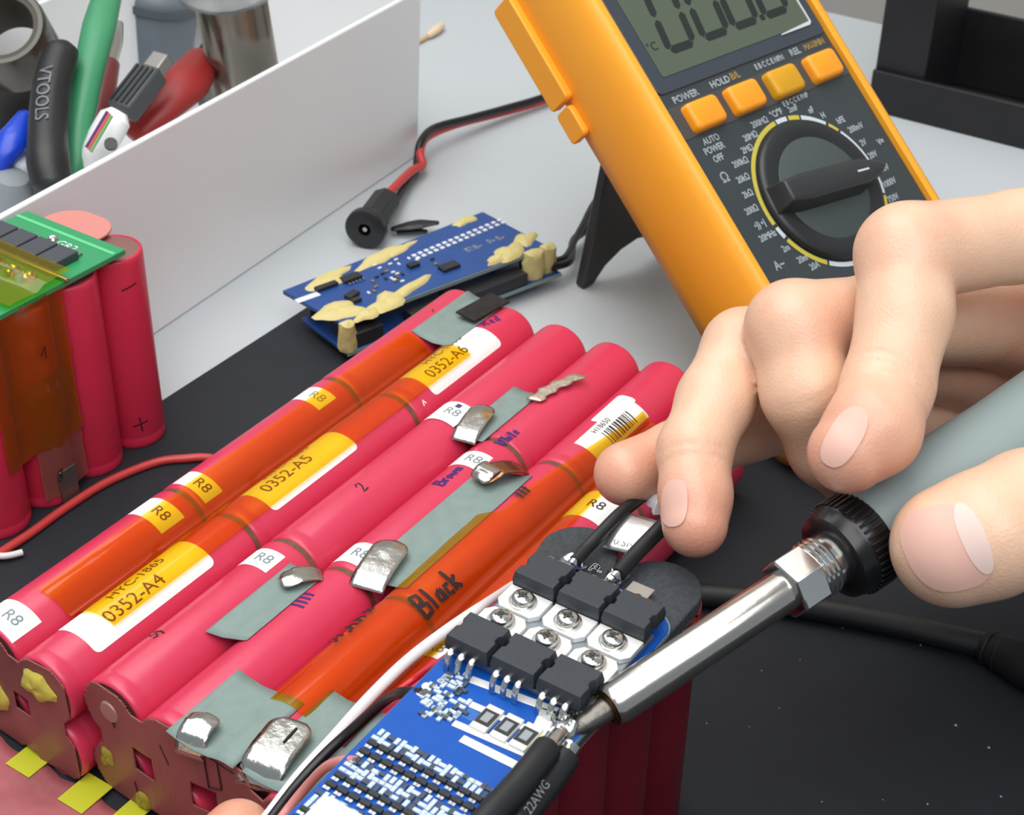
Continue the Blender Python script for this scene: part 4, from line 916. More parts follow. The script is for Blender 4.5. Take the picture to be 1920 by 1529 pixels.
# +y of the transistor (the tab end) points to -x for the far row and to +x for the near row
for far, xs, rz in ((1, 44.6, math.pi/2), (0, 37.2, -math.pi/2)):
    for y in (-121.0, -131.7, -142.2):
        if not far: y += .3
        b_ = inst(P_body, bd, (xs, y, ZP+1.5), rz)
        inst(P_tab, b_, (xs, y, ZP+1.5), 0).location = (0, 0, 0)
        s_ = inst(P_scr, b_, (xs, y, 0), random.random()*6); s_.location = (0, 0, 0)
        r_ = inst(P_rec, b_, (0, 0, 0), s_.rotation_euler[2]); r_.location = (0, 0, 0)
        for x in (-2.55, 0, 2.55):
            l_ = inst(P_lead, b_, (0, 0, 0)); l_.location = (x*S, 0, 0)
# pads, solder joints, stripes and shunts
for px, py, r_ in ((1075, 1058, 3.0), (1155, 1083, 3.0)): p = at(px, py, ZP); blob(MB(), p, (r_, 0, 0), (0, r_*.8, 0), (0, 0, 1), 2.6, int(px)).build('solder_joint', M_solder, bd)
p = at(1196, 1112, ZP); MB().box(p+V(0, 0, .1), (2.6, 0, 0), (0, 2.6, 0), (0, 0, .1)).build('bare_pad', mat('tinned_pad', (178, 172, 164), .4, .6), bd, bevel=.05)
text('P-', lambda x, y: FQ(*(at(1118, 1068, ZP)[:2]+V(y, -x)), .05), 3.6, 'lettering', M_silk, bd, bold=.12)
M_pad = mat('white_tinned_stripe', (236, 238, 238), .35, .25)
def bar(pa, pb, hw, nm, m, h=.25, z0=0):
    a, b = at(*pa, ZP), at(*pb, ZP); d = (b-a)/np.linalg.norm(b-a); n_ = V(-d[1], d[0], 0)
    return MB().box((a+b)/2+V(0, 0, z0+h/2), d*np.linalg.norm(b-a)/2, n_*hw, V(0, 0, h/2)).build(nm, m, bd, bevel=.1)
bar((882, 1275), (1070, 1345), .95, 'solder_stripe', M_pad); bar((865, 1386), (970, 1438), .95, 'solder_stripe', M_pad)
bar((1005, 1350), (1052, 1362), 3.2, 'solder_stripe', M_pad)
bar((882, 1322), (1012, 1378), .8, 'solder_stripe', M_pad); bar((850, 1357), (985, 1415), .8, 'solder_stripe', M_pad)
bar((872, 1336), (892, 1346), 1.4, 'silk_box', mat('light_blue_mask', (40, 100, 176), .4), h=.08)
bar((1018, 1376), (995, 1412), .5, 'silk_box', mat('cream_silk', (232, 226, 170), .5), h=.1)
M_rb = mat('resistor_black', (40, 40, 40), .5); M_rw = mat('resistor_mark_grey', (146, 152, 156), .5); M_wt = mat('white_terminal', (226, 226, 214), .4, .3)
for px, py in ((913, 1353), (950, 1370), (986, 1387)):
    a = at(px, py, ZP); u_ = V(1, 0, 0); v_ = V(0, -1, 0)
    sh_ = MB().box(a+V(0, 0, .45), u_*3.4, v_*1.75, V(0, 0, .45)).build('shunt_resistor', M_wt, bd, bevel=.1)
    MB().box(a+V(0, 0, .95), u_*2.0, v_*1.6, V(0, 0, .06)).build('resistor_body', M_rb, sh_)
    MB().box(a+V(0, 0, 1.04), u_*1.25, v_*.85, V(0, 0, .05)).build('resistor_mark', M_rw, sh_)
# rows of small parts
r0_ = MB(); r0_.abox((-.8, -.42, 0), (.8, .42, .42)); P_res = proto(r0_, 'chip_resistor', mat('pale_ceramic', (190, 204, 216), .5))
e0 = MB(); e0.abox((-.82, -.44, 0), (-.5, .44, .46)); e0.abox((.5, -.44, 0), (.82, .44, .46))
r1_ = MB(); r1_.abox((-.8, -.42, 0), (.8, .42, .42)); P_res2 = proto(r1_, 'chip_resistor', mat('dark_ceramic', (58, 70, 84), .5))
t0_ = MB(); t0_.abox((-.5, -1.15, .1), (.5, 1.15, .8)); P_tr = proto(t0_, 'small_transistor', M_ic, bevel=.1)
t1_ = MB(); t1_.abox((-1.35, -.33, 0), (-.55, .33, .45)); P_pin = proto(t1_, 'transistor_pin', M_solder)
xr = at(690, 1385, ZP)[0]; ytop, ybot = -117.4, -146.6
def row_res(x, n=22, jx=.15):
    for k in range(n):
        y = ytop-(ytop-ybot)*(k+.5)/n*.97; inst(random.choice((P_res, P_res, P_res, P_res2)), bd, (x+random.uniform(-jx, jx), y, ZP), random.choice((0, 0, math.pi/2)))
def row_tr(x, n=11):
    for k in range(n):
        y = ytop-(ytop-ybot)*(k+.5)/n*.97; t_ = inst(P_tr, bd, (x, y, ZP)); q = inst(P_pin, t_, (0, 0, 0)); q.location = (0, 0, 0)
        q2 = inst(P_pin, t_, (0, 0, 0)); q2.location = (0, .00075, 0)
x = xr+2.2
for kind in 'rrttrrrttrrrtt':
    if kind == 'r': row_res(x); x -= 1.55
    else: row_tr(x); x -= 2.5
for px in range(8):  # cluster of parts by the left edge
    pass
for k in range(64):
    a = at(random.uniform(790, 880), random.uniform(1265, 1350), ZP)
    px_ = (a[1]-ytop)
    if -11 < px_ < -.8: inst(random.choice((P_res, P_res, P_res2)), bd, (a[0], a[1], ZP), random.choice((0, math.pi/2)))
for px, py in ((800, 1288), (790, 1300)): a = at(px, py, ZP); MB().lathe(a, (0, 0, 1), [(0, 1.0), (.15, 1.0), (.15, .5)], 14).build('plated_hole', M_silk, bd); 
MB().prism([(-60, -118), (-21, -118), (-21, -127), (-60, -127)], FQ, 0, 3.2).build('white_connector', M_white, bd, bevel=.3) if False else None
p = at(652, 1524, ZP); MB().box(p+V(-4, 0, 1.2), (3.5, 0, 0), (0, 4.5, 0), (0, 0, 1.2)).build('white_connector', M_white, bd, bevel=.3)
# solder lumps at the iron tip and the thick leads soldered on there
for k, (px, py, r_, h_) in enumerate(((1058, 1350, 2.8, 1.6), (1048, 1378, 3.2, 2.4), (1030, 1400, 3.0, 2.2), (1068, 1370, 2.4, 2.6))):
    blob(MB(), at(px, py, ZP), (r_*1.1, 0, 0), (0, r_*.8, 0), (0, 0, 1), h_, 20+k).build('solder_lump', M_solder, bd)
bw = thing('power_lead', at(930, 1510, 74), 'thick black sleeved leads soldered along the right edge of the blue board', 'lead')
M_hs = mat('black_heat_shrink', (26, 27, 29), .48, var=.1, vscale=200)
MB().tube([at(1026, 1405, 75), at(1005, 1432, 75.5), at(965, 1480, 75.5), at(915, 1535, 75.5), at(840, 1620, 75)], 2.7, 16).build('lead_sleeve', M_hs, bw)
MB().tube([at(1060, 1420, 71.4), at(1030, 1462, 71), at(985, 1520, 71), at(930, 1600, 71)], 2.9, 16).build('lead_sleeve', M_hs, bw)
MB().tube([at(1048, 1380, 74.2), at(1038, 1392, 74.6), at(1024, 1408, 75)], 1.7, 12, sub=4).build('bare_strands', M_solder, bw)
MB().tube([at(1072, 1400, 72), at(1064, 1412, 71.7), at(1056, 1426, 71.4)], 1.9, 12, sub=4).build('bare_strands', M_solder, bw)
_a = at(1000, 1490, 73); text('UL 22AWG', lambda x, y: at(985, 1505, 73.6)+V(.9, .1, 0)*x+V(-.1, .8, .5)*y+V(0, -1.6, .6), 2.6, 'lettering', MATS['grey_print'], bw)
# leads and silver tag at the far end of the board, under the fingers
tg = thing('output_leads', at(1180, 1010, 73), 'two black leads with a silver tag between them under the ring fingertip', 'lead')
MB().tube([at(1078, 1054, 73.6), at(1098, 1030, 74), at(1125, 1002, 75), at(1165, 962, 76), at(1225, 915, 74)], 1.45, 12).build('lead_jacket', M_hs, tg)
MB().tube([at(1158, 1078, 73.6), at(1180, 1052, 74), at(1215, 1015, 75), at(1262, 970, 76), at(1320, 920, 74)], 1.75, 12).build('lead_jacket', M_hs, tg)
MB().tube([at(1072, 1060, 73.4), at(1082, 1046, 74)], 1.0, 10).build('bare_end', M_solder, tg); MB().tube([at(1150, 1084, 73.4), at(1163, 1070, 74)], 1.1, 10).build('bare_end', M_solder, tg)
c_ = [at(1130, 1028, 72.6), at(1205, 1046, 72.6), at(1250, 985, 75.2), at(1172, 962, 75.2)]
G = [[(c_[0]*(1-s_)+c_[1]*s_)*(1-t_)+(c_[3]*(1-s_)+c_[2]*s_)*t_+V(0, 0, .9*math.sin(t_*3.1)) for s_ in np.linspace(0, 1, 5)] for t_ in np.linspace(0, 1, 10)]
MB().sheet(G[::-1]).build('silver_tag', mat('silver_foil', (222, 222, 222), .28, .9, bump=.2, bscale=300), tg, smooth_ang=60, solid=.4)
c0_ = c_[0]*.55+c_[1]*.45; e_x = (c_[1]-c_[0])/np.linalg.norm(c_[1]-c_[0]); e_y = (c_[3]-c_[0])/np.linalg.norm(c_[3]-c_[0])
text('0.5N', lambda x, y: c0_+e_x*x+e_y*(y+1.6)+V(0, 0, 1.0), 2.4, 'lettering', mat('grey_ink', (120, 124, 128), .6), tg)
blob(MB(), at(1243, 948, 74), (4, 0, 0), (0, 3, 0), (0, 0, 1), 3, 77).build('white_sleeve', mat('white_sleeve_plastic', (222, 220, 226), .5), tg)
# ------------------------------------------------------------------ loose wires
def wire(name, pts, r, m, label, tipm=None, tip=None, flat=None, nm='wire'):
    th_ = thing(name, pts[0], label, 'wire', 'thin wires running from the blue board' if name == 'balance_wire' else None); MB().tube(pts, r, 12, flat=flat).build('wire_jacket', m, th_)
    if tip: MB().tube(tip, r*.75, 10).build('wire_end', tipm, th_)
    return th_
wire('balance_wire', [at(1010, 1072, 60), at(960, 1100, 50), at(900, 1140, 41), at(830, 1188, 39), at(760, 1243, 39), at(690, 1312, 39), at(625, 1385, 39.5), at(560, 1458, 40), at(505, 1530, 40), at(440, 1610, 38)], 1.1, M_whitew, 'white flat wire running from the orange column down beside the black wire', M_solder, [at(1040, 1056, 63), at(1010, 1072, 60)], flat=1.35)
wire('balance_wire', [at(790, 1302, 71.5), at(755, 1299, 69), at(725, 1312, 60), at(670, 1360, 50), at(610, 1415, 45), at(560, 1470, 42.5), at(515, 1528, 41.5), at(460, 1600, 40)], 1.15, M_blackw, 'thin black wire curving from the left edge of the blue board', M_solder, [at(798, 1300, 72.6), at(788, 1302, 71.4)])
wire('balance_wire', [at(665, 1428, 72), at(640, 1428, 69), at(610, 1440, 60), at(580, 1470, 50), at(548, 1508, 44), at(520, 1545, 42), at(480, 1600, 40)], 1.0, M_pinkw, 'pale pink wire leaving the blue board near the bottom of the picture', M_solder, [at(672, 1428, 72.6), at(662, 1428, 71.8)])
wire('balance_wire', [at(855, 1222, 66), at(820, 1245, 50), at(785, 1268, 41), at(740, 1302, 39), at(690, 1345, 38.4), at(640, 1395, 38.2)], .8, mat('bright_red_wire', (214, 40, 58), .4), 'thin red wire lying between the white wire and the blue board', M_solder, [at(862, 1217, 68), at(855, 1222, 66)])
wire('test_wire', [at(-60, 1085, 2.2), at(0, 1038, 2.2), at(55, 1002, 1.9), at(120, 955, 1.9), at(200, 905, 1.9), at(290, 868, 1.9), at(350, 860, 1.9), at(392, 859, 1.9), at(440, 872, 1.9)], 1.3, M_red, 'single red wire on the mat curving behind the long pack', M_whitew, [at(-40, 1038, 2.6), at(0, 1043, 2.6), at(22, 1041, 2.4), at(42, 1036, 2.2)])
# ------------------------------------------------------------------ cable of the iron on the mat
cb_ = thing('power_cable', at(1600, 1150, 3), 'thick black cable with a strain relief lying across the mat on the right', 'cable')
MB().tube([at(1200, 1112, 3.9), at(1340, 1118, 3.9), at(1450, 1130, 3.9), at(1560, 1148, 3.9), at(1680, 1172, 3.9), at(1790, 1198, 4.2), at(1850, 1212, 4.4)], [3.2, 3.2, 3.3, 3.6], 16).build('cable_jacket', mat('black_cable_rubber', (30, 31, 33), .5), cb_)
MB().tube([at(1846, 1211, 4.6), at(1870, 1222, 5), at(1930, 1250, 6.4), at(2050, 1310, 7)], [4.2, 4.6, 6.2, 6.6], 18).build('strain_relief', M_blackm, cb_)
for k in range(3): 
    a = at(1852+22*k, 1214+10*k, 4.7+.3*k); b = at(1862+22*k, 1219+10*k, 4.8+.3*k); MB().lathe(a, b-a, [(0, 4.7+.35*k), (.5, 5+.35*k), (.9, 4.7+.35*k)], 20).build('relief_ridge', MATS['black_cable_rubber'], cb_)
# ------------------------------------------------------------------ soldering iron
IT = pt(1072, 1374, 300.0); IH = pt(1920, 806, 345.0)
ID = (IH-IT)/np.linalg.norm(IH-IT)
def along(px): # distance along the iron for an image column
    best = min(np.linspace(0, 200, 1001), key=lambda s_: abs(960+FPX*np.dot(IT+ID*s_-CP, CR)/np.dot(IT+ID*s_-CP, CD)-px)); return best
iron = thing('soldering_iron', IT, 'grey handled soldering iron with bright steel barrel touching the blue board', 'soldering iron')
M_barrel = mat('polished_steel', (196, 190, 182), .2, 1, bump=.08, bscale=250)
s0, s1, s2, s3, s4 = along(1150), along(1468), along(1560), along(1600), along(1640)
MB().lathe(IT, ID, [(0, .7), (1.6, 1.5), (3.4, 2.0), (s0*.6, 2.25), (s0+1, 2.4)], 24).build('tip', mat('tinned_tip', (112, 108, 102), .38, .85, bump=.4, bscale=500), iron)
MB().lathe(IT, ID, [(s0-1.2, 2.4), (s0-1.0, 3.7), (s0, 4.25), (s1+2, 4.3)], 40).build('barrel', M_barrel, iron)
MB().lathe(IT, ID, [(s0-1.3, 3.9), (s0-1.6, 3.0), (s0-1.25, 2.3)], 30, cap0=False, cap1=False).build('barrel_lip', mat('brass_ring', (160, 130, 72), .3, 1), iron)
MB().lathe(IT, ID, [(s1, 4.4), (s1+.2, 6.3), (s1+.6, 6.7), (s1+6.8, 6.7), (s1+7.2, 6.4)], 6, ref=CU+CR*.25).build('hex_nut', M_scr, iron, smooth_ang=20, bevel=.35)
MB().lathe(IT, ID, [(s1+7, 5.6), (s1+7.2, 5.9), (s2+1, 5.9), (s2+1.2, 5.2), (s2+3, 5.2)], 30).build('threaded_neck', M_scr, iron)
for k in range(3): MB().lathe(IT, ID, [(s1+7.6+1.2*k, 5.9), (s1+8.0+1.2*k, 6.25), (s1+8.4+1.2*k, 5.9)], 30, cap0=False, cap1=False).build('thread', M_scr, iron)
M_col = mat('gloss_black_collar', (18, 19, 21), .28)
cl_ = MB().lathe(IT, ID, [(s2-.5, 6), (s2-.2, 8.2), (s2+.4, 9.2), (s2+3.0, 9.8), (s2+3.4, 10.1), (s2+8.6, 10.1), (s2+9, 9.8)], 48).build('collar', M_col, iron)
a_ = V(0, 0, 1)-ID*ID[2]; a_ /= np.linalg.norm(a_); b_ = np.cross(ID, a_)
rb = MB().box((0, 0, 0), (2.5, 0, 0), (0, .34, 0), (0, 0, .3)).build('grip_rib', M_col, None, bevel=.1); COL.objects.unlink(rb)
M3 = Matrix((tuple(ID), tuple(b_), tuple(a_))).transposed()
for k in range(44):
    t_ = 2*math.pi*k/44; o = rb.copy(); COL.objects.link(o); o.parent = cl_
    rd_ = a_*math.cos(t_)+b_*math.sin(t_); tg_ = np.cross(rd_, ID)
    mm_ = Matrix((tuple(ID), tuple(tg_), tuple(rd_))).transposed(); o.rotation_euler = mm_.to_euler(); o.location = (IT+ID*(s2+6.1)+rd_*10.2-origin(iron))*S
M_hg = mat('grey_green_grip', (140, 156, 156), .55, bump=.12, bscale=1500)
h0 = s2+9
MB().lathe(IT, ID, [(h0-.5, 8.4), (h0-.3, 9.2), (h0+1, 9.7), (h0+9, 9.9), (h0+10, 10.0), (h0+11, 10.3), (h0+20, 10.4), (h0+40, 10.2), (h0+55, 10.6), (h0+78, 10.2), (h0+88, 9.2), (h0+90, 7)], 44).build('handle', M_hg, iron)
MB().lathe(IT, ID, [(h0+89, 4.5), (h0+105, 3.4), (h0+110, 3.0)], 20).build('cord_sleeve', M_blackm, iron)
# ------------------------------------------------------------------ hands: one continuous skin each, from a distance field
def seg_d(Pp, a, b, ra, rb):
    ab = b-a; L2 = float(np.dot(ab, ab)); t = np.clip(((Pp-a)@ab)/L2, 0, 1).astype(np.float32)
    return np.linalg.norm(Pp-(a+t[:, None]*ab), axis=1)-(ra+(rb-ra)*t)
def smin(a, b, k):
    h = np.clip(.5+.5*(b-a)/k, 0, 1); return b*(1-h)+a*h-k*h*(1-h)
class Hand:
    def __init__(s, fingers, palm, folds=(), kf=2.6, kp=7.0): s.f, s.p, s.folds, s.kf, s.kp = fingers, palm, folds, kf, kp
    def d(s, Pp):
        D = None
        for ch in s.f:
            df = None
            for (a, ra), (b, rb_) in zip(ch[:-1], ch[1:]):
                q = seg_d(Pp, a, b, ra, rb_); df = q if df is None else smin(df, q, s.kf)
            D = df if D is None else smin(D, df, .9)
        if s.p:
            dp = None
            for a, ra, b, rb_ in s.p:
                q = seg_d(Pp, a, b, ra, rb_); dp = q if dp is None else smin(dp, q, 9)
            D = smin(D, dp, s.kp)
        for c, n, amp, wd, reach in s.folds:
            v = Pp-c; h = v@n; m_ = np.exp(-(np.linalg.norm(v, axis=1)/reach)**4); D = D+amp*np.exp(-(h/wd)**2)*m_
        return D
    def grid(s, vox):
        allp = [p for ch in s.f for p, r in ch]+[q for a, ra, b, rb_ in s.p for q in (a, b)]; mr = 22
        lo = np.min(allp, 0)-mr; hi = np.max(allp, 0)+mr; n = np.ceil((hi-lo)/vox).astype(int)
        ax = [lo[i]+vox*np.arange(n[i]) for i in range(3)]
        D = np.empty(tuple(n), np.float32)
        for i in range(0, n[0], 12):
            X, Y, Z = np.meshgrid(ax[0][i:i+12], ax[1], ax[2], indexing='ij'); Pp = np.stack([X, Y, Z], -1).reshape(-1, 3)
            D[i:i+12] = s.d(Pp).reshape(X.shape)
        return lo, D
    def mesh(s, vox=1.0, relax=2):
        lo, D = s.grid(vox); ins = D < 0; nx, ny, nz = D.shape
        cnt = np.zeros((nx-1, ny-1, nz-1), np.int8); acc = np.zeros((nx-1, ny-1, nz-1, 3), np.float32); nc = np.zeros((nx-1, ny-1, nz-1), np.float32)
        sl = lambda d, m: slice(d, d+m-1)
        for dx in (0, 1):
            for dy in (0, 1):
                for dz in (0, 1): cnt += ins[sl(dx, nx), sl(dy, ny), sl(dz, nz)]
        act = (cnt > 0) & (cnt < 8)
        for axis in range(3):
            for e in range(4):
                o1 = [0, 0, 0]; oth = [k for k in range(3) if k != axis]; o1[oth[0]] = e & 1; o1[oth[1]] = e >> 1; o2 = list(o1); o2[axis] = 1
                A_ = D[sl(o1[0], nx), sl(o1[1], ny), sl(o1[2], nz)]; B_ = D[sl(o2[0], nx), sl(o2[1], ny), sl(o2[2], nz)]
                cr_ = (A_ < 0) != (B_ < 0); t = np.where(cr_, A_/np.where(cr_, A_-B_, 1), 0)
                for k in range(3): acc[..., k] += np.where(cr_, (t if k == axis else o1[k]), 0)
                nc += cr_
        idx = -np.ones(act.shape, int); ii = np.argwhere(act); idx[act] = np.arange(len(ii))
        vs = (ii+acc[act]/nc[act][:, None])*vox+lo
        quads = []
        for axis in range(3):
            oth = [(axis+1) % 3, (axis+2) % 3]; s1_ = [slice(None)]*3; s2_ = [slice(None)]*3; s1_[axis] = slice(0, -1); s2_[axis] = slice(1, None)
            cr_ = ins[tuple(s1_)] != ins[tuple(s2_)]; e = np.argwhere(cr_)
            ok = np.all([(e[:, o] > 0) & (e[:, o] < D.shape[o]-1) for o in oth], 0); e = e[ok]; e = e[e[:, axis] < act.shape[axis]]
            u = np.zeros(3, int); u[oth[0]] = 1; w_ = np.zeros(3, int); w_[oth[1]] = 1
            q = np.stack([idx[tuple((e-u-w_).T)], idx[tuple((e-w_).T)], idx[tuple(e.T)], idx[tuple((e-u).T)]], 1)
            fl = ins[tuple(e.T)]; q[~fl] = q[~fl][:, ::-1]; quads.append(q)
        Q = np.concatenate(quads); Q = Q[(Q >= 0).all(1)]
        for _ in range(relax):
            s_ = np.zeros_like(vs); c_ = np.zeros(len(vs))
            for a, b in ((0, 1), (1, 2), (2, 3), (3, 0)):
                np.add.at(s_, Q[:, a], vs[Q[:, b]]); np.add.at(s_, Q[:, b], vs[Q[:, a]]); np.add.at(c_, Q[:, a], 1); np.add.at(c_, Q[:, b], 1)
            vs = vs*.5+.5*s_/np.maximum(c_, 1)[:, None]
            g = s.grad(vs); vs = vs-g*s.d(vs)[:, None]*.9
        return vs, Q
    def grad(s, Pp, e=.15):
        g = np.stack([s.d(Pp+V(*[e*(k == j) for j in range(3)]))-s.d(Pp-V(*[e*(k == j) for j in range(3)])) for k in range(3)], 1)
        return g/(np.linalg.norm(g, axis=1)[:, None]+1e-9)
    def project(s, px, py, lift):
        """point of the skin seen in the direction of a pixel of the photograph, moved off the skin by lift"""
        r = np.array([ray(a, b) for a, b in zip(px, py)]); r /= np.linalg.norm(r, axis=1)[:, None]; t = np.full(len(r), 230.0)
        for _ in range(70): t += s.d(CP+r*t[:, None])*.8
        p = CP+r*t[:, None]; return p+s.grad(p)*lift
def skin_mat():
    m = mat('skin', (233, 196, 170), .36, spec=.5, sss=.18)
    nt = m.node_tree; b = nt.nodes['Principled BSDF']; at_ = nt.nodes.new('ShaderNodeAttribute'); at_.attribute_name = 'flush'
    n = nt.nodes.new('ShaderNodeTexNoise'); n.inputs['Scale'].default_value = 140; n.inputs['Detail'].default_value = 5; tc = nt.nodes.new('ShaderNodeTexCoord'); nt.links.new(tc.outputs['Object'], n.inputs['Vector'])
    ad = nt.nodes.new('ShaderNodeMath'); ad.operation = 'MULTIPLY_ADD'; ad.inputs[1].default_value = .5; nt.links.new(n.outputs['Fac'], ad.inputs[0]); nt.links.new(at_.outputs['Fac'], ad.inputs[2])
    rp = nt.nodes.new('ShaderNodeValToRGB'); rp.color_ramp.elements[0].position = .15; rp.color_ramp.elements[0].color = (lin(232), lin(194), lin(164), 1); rp.color_ramp.elements[1].position = 1.15 if False else 1.0; rp.color_ramp.elements[1].color = (lin(214), lin(146), lin(122), 1)
    nt.links.new(ad.outputs[0], rp.inputs[0]); nt.links.new(rp.outputs[0], b.inputs['Base Color'])
    vo = nt.nodes.new('ShaderNodeTexVoronoi'); vo.inputs['Scale'].default_value = 1400; nt.links.new(tc.outputs['Object'], vo.inputs['Vector'])
    mp = nt.nodes.new('ShaderNodeMath'); mp.operation = 'ADD'; nt.links.new(vo.outputs['Distance'], mp.inputs[0]); nt.links.new(n.outputs['Fac'], mp.inputs[1])
    bp = nt.nodes.new('ShaderNodeBump'); bp.inputs['Strength'].default_value = .11; bp.inputs['Distance'].default_value = .0006; nt.links.new(mp.outputs[0], bp.inputs['Height']); nt.links.new(bp.outputs['Normal'], b.inputs['Normal'])
    return m
M_skin = skin_mat(); M_nail = mat('fingernail', (222, 176, 160), .45, spec=.45, coat=0); M_lun = mat('nail_white', (226, 198, 188), .45)
def hand_obj(H, name, label, vox, flush):
    vs, Q = H.mesh(vox); o = MB(); o.v = [tuple(p) for p in vs]; o.f = [tuple(int(i) for i in q) for q in Q]
    root_loc = vs.mean(0); root = thing(name, root_loc, label, 'hand')
    sk = o.build('skin', M_skin, root, smooth_ang=180)
    fl = np.zeros(len(vs))
    for c, r, a in flush: fl = np.maximum(fl, a*np.exp(-(np.linalg.norm(vs-c, axis=1)/r)**2))
    at_ = sk.data.attributes.new('flush', 'FLOAT', 'POINT'); at_.data.foreach_set('value', fl.astype(np.float32)); return root
def nail(H, root, c, lv, wv, name='fingernail', m=None, lift=.35, ex=2.6, n=7, ns=36):
    mb = MB(); px = []; py = []
    for k in range(n+1):
        q = k/n
        for t in np.linspace(0, 2*math.pi, ns, endpoint=False):
            a, b = math.cos(t), math.sin(t); rr = q/((abs(a)**ex+abs(b)**ex)**(1/ex)); px.append(c[0]+lv[0]*a*rr+wv[0]*b*rr); py.append(c[1]+lv[1]*a*rr+wv[1]*b*rr)
    P3 = H.project(np.array(px), np.array(py), lift); R = [P3[k*ns:(k+1)*ns] for k in range(n+1)]
    R[0] = [R[0].mean(0)+(p-R[0].mean(0)) for p in R[0]]
    # rim dips into the skin
    R.append(H.project(np.array(px[-ns:]), np.array(py[-ns:]), -.25))
    fl = np.cross(R[2][1]-R[1][0], R[2][0]-R[1][1])
    mb.rings([R[k] for k in range(1, n+2)], cap0=True, cap1=False)
    if np.dot(np.cross(R[3][1]-R[3][0], R[3][0]-R[2][0]), CD) > 0: mb.f = [f[::-1] for f in mb.f]
    return mb.build(name, m or M_nail, root, smooth_ang=60)
idx = [(pt(2090, 420, 352), 12), (pt(1905, 444, 346), 9.7), (pt(1700, 476, 336), 10.4), (pt(1697, 590, 331), 9.5), (pt(1664, 728, 326), 9.0), (pt(1636, 806, 319), 9.3), (pt(1590, 850, 316), 8.0)]
mid = [(pt(1930, 600, 384), 12), (pt(1640, 598, 356), 9.6), (pt(1487, 614, 345), 9.9), (pt(1512, 735, 342), 9.4), (pt(1556, 838, 349), 8.8), (pt(1592, 884, 357), 7.6)]
rin = [(pt(1860, 690, 398), 11.5), (pt(1560, 640, 372), 9.2), (pt(1394, 655, 358), 8.9), (pt(1342, 752, 351), 8.3), (pt(1302, 846, 344), 7.7), (pt(1304, 930, 339), 7.4), (pt(1303, 984, 336), 6.9)]
pin = [(pt(1790, 800, 408), 10.5), (pt(1560, 770, 388), 8.4), (pt(1400, 800, 376), 8.0), (pt(1270, 854, 364), 7.6), (pt(1174, 889, 357), 7.2)]
thb = [(pt(2230, 975, 344), 16), (pt(2050, 930, 322), 13.2), (pt(1930, 960, 312), 11.8), (pt(1850, 1002, 309), 12.1), (pt(1786, 1024, 310), 11.9)]
palm = [(pt(2090, 430, 352), 13, pt(2360, 640, 402), 20), (pt(1930, 600, 384), 13, pt(2340, 700, 410), 20), (pt(1860, 690, 398), 12, pt(2300, 760, 414), 19), (pt(1790, 800, 408), 11.5, pt(2280, 850, 414), 18), (pt(2230, 985, 346), 16, pt(2350, 850, 396), 20), (pt(2340, 740, 400), 22, pt(2620, 760, 400), 25)]
def fold(ch, i, off, amp=.35, wd=.45, reach=8, dorsal=None):
    a, b = ch[i][0], ch[min(i+1, len(ch)-1)][0]; n_ = (b-a)/np.linalg.norm(b-a); c = a+n_*off
    if dorsal is not None: c = c+dorsal
    return (c, n_, amp, wd, reach)
tc_ = -CD*7
folds = [fold(idx, 4, o_, .6, .55, 8.5, tc_) for o_ in (-4.2, -2.4, -.8, 1.0)]+[fold(rin, 4, o_, .35, .45, 7, tc_) for o_ in (-1, 1.2)]+[fold(thb, 2, o_, .4, .5, 9, tc_) for o_ in (-2, 1)]+[fold(mid, 3, o_, .15, .5, 8, tc_) for o_ in (0,)]
HR = Hand([idx, mid, rin, pin, thb], palm, folds)
tips = [(idx[-1][0], 13, .75), (mid[-1][0], 12, .7), (rin[-1][0], 13, .85), (pin[-1][0], 13, .7), (thb[-1][0], 9, .45), (idx[2][0], 11, .4), (mid[2][0], 11, .45), (rin[2][0], 9, .35), (idx[4][0], 8, .3), (idx[5][0], 9, .7), (palm[1][0], 24, .6)]
hand = hand_obj(HR, 'hand', 'right hand with bent fingers holding the grey soldering iron', 1.0, tips)
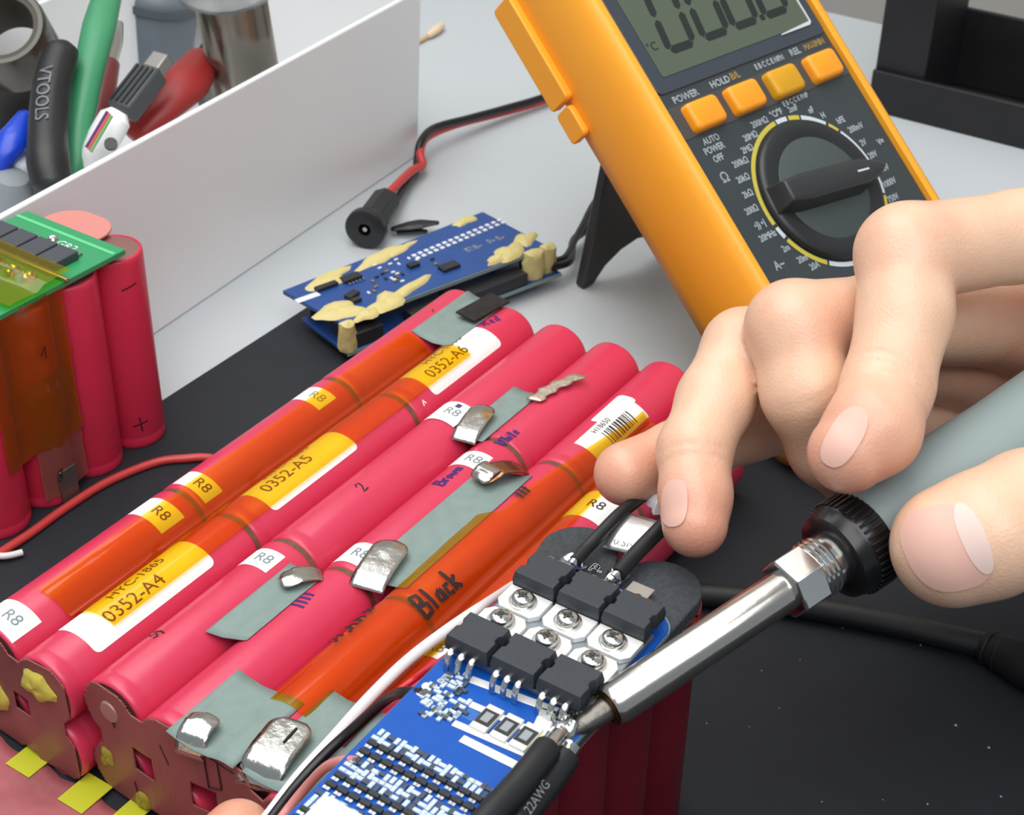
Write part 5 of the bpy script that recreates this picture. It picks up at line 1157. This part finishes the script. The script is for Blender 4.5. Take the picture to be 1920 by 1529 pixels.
nail(HR, hand, (1584, 820), (-31, 52), (26, 15)); nail(HR, hand, (1266, 944), (-1, 44), (24, -3)); nail(HR, hand, (1776, 1028), (-74, 18), (34, 76))
nail(HR, hand, (1826, 1010), (-22, 8), (28, 64), 'lunula', M_lun, .5, 2.2)
# fingertip of the other hand steadying the pack at the bottom edge
L0 = V(-8.4, -66.5, 15); 
def solve_tip(px, py, x):
    r = ray(px, py); return CP+r*((x-CP[0])/r[0])
lt = solve_tip(446, 1566, -8.6)
lidx = [(lt, 7.2), (lt+V(-15, 0, -1), 8), (lt+V(-31, 3, 1), 8.6), (lt+V(-54, 8, 10), 9.4), (lt+V(-88, 14, 10), 11)]
lmid = [(lt+V(-9, -17.5, -12), 7.2), (lt+V(-24, -18, -11), 8), (lt+V(-40, -16, -6), 8.8), (lt+V(-60, -12, 6), 9.6), (lt+V(-90, -8, 8), 11)]
lpalm = [(lidx[-1][0], 11, lidx[-1][0]+V(-70, 0, 14), 18), (lmid[-1][0], 11, lidx[-1][0]+V(-66, -26, 14), 18), (lidx[-1][0], 11, lmid[-1][0], 11)]
lrin = [(lt+V(-36, -34, -21), 7), (lt+V(-50, -34, -18), 8), (lt+V(-64, -30, -8), 8.6), (lt+V(-76, -26, 4), 9.2), (lt+V(-94, -24, 8), 10.5)]
lpin = [(lt+V(-52, -50, -24), 6.2), (lt+V(-64, -49, -20), 7), (lt+V(-78, -46, -8), 7.6), (lt+V(-98, -38, 6), 9.5)]
lthb = [(lt+V(-52, 42, -22), 8.5), (lt+V(-68, 42, -19), 9.5), (lt+V(-90, 34, -10), 10.5), (lt+V(-118, 18, 4), 14)]
lpalm += [(lrin[-1][0], 10.5, lidx[-1][0]+V(-66, -30, 14), 17), (lpin[-1][0], 9.5, lidx[-1][0]+V(-66, -34, 14), 16)]
HL = Hand([lidx, lmid, lrin, lpin, lthb], lpalm)
hl = hand_obj(HL, 'hand', 'left hand fingertip pressing the near end of the long pink pack', 1.3, [(lt, 14, .8), (lmid[0][0], 14, .8)])
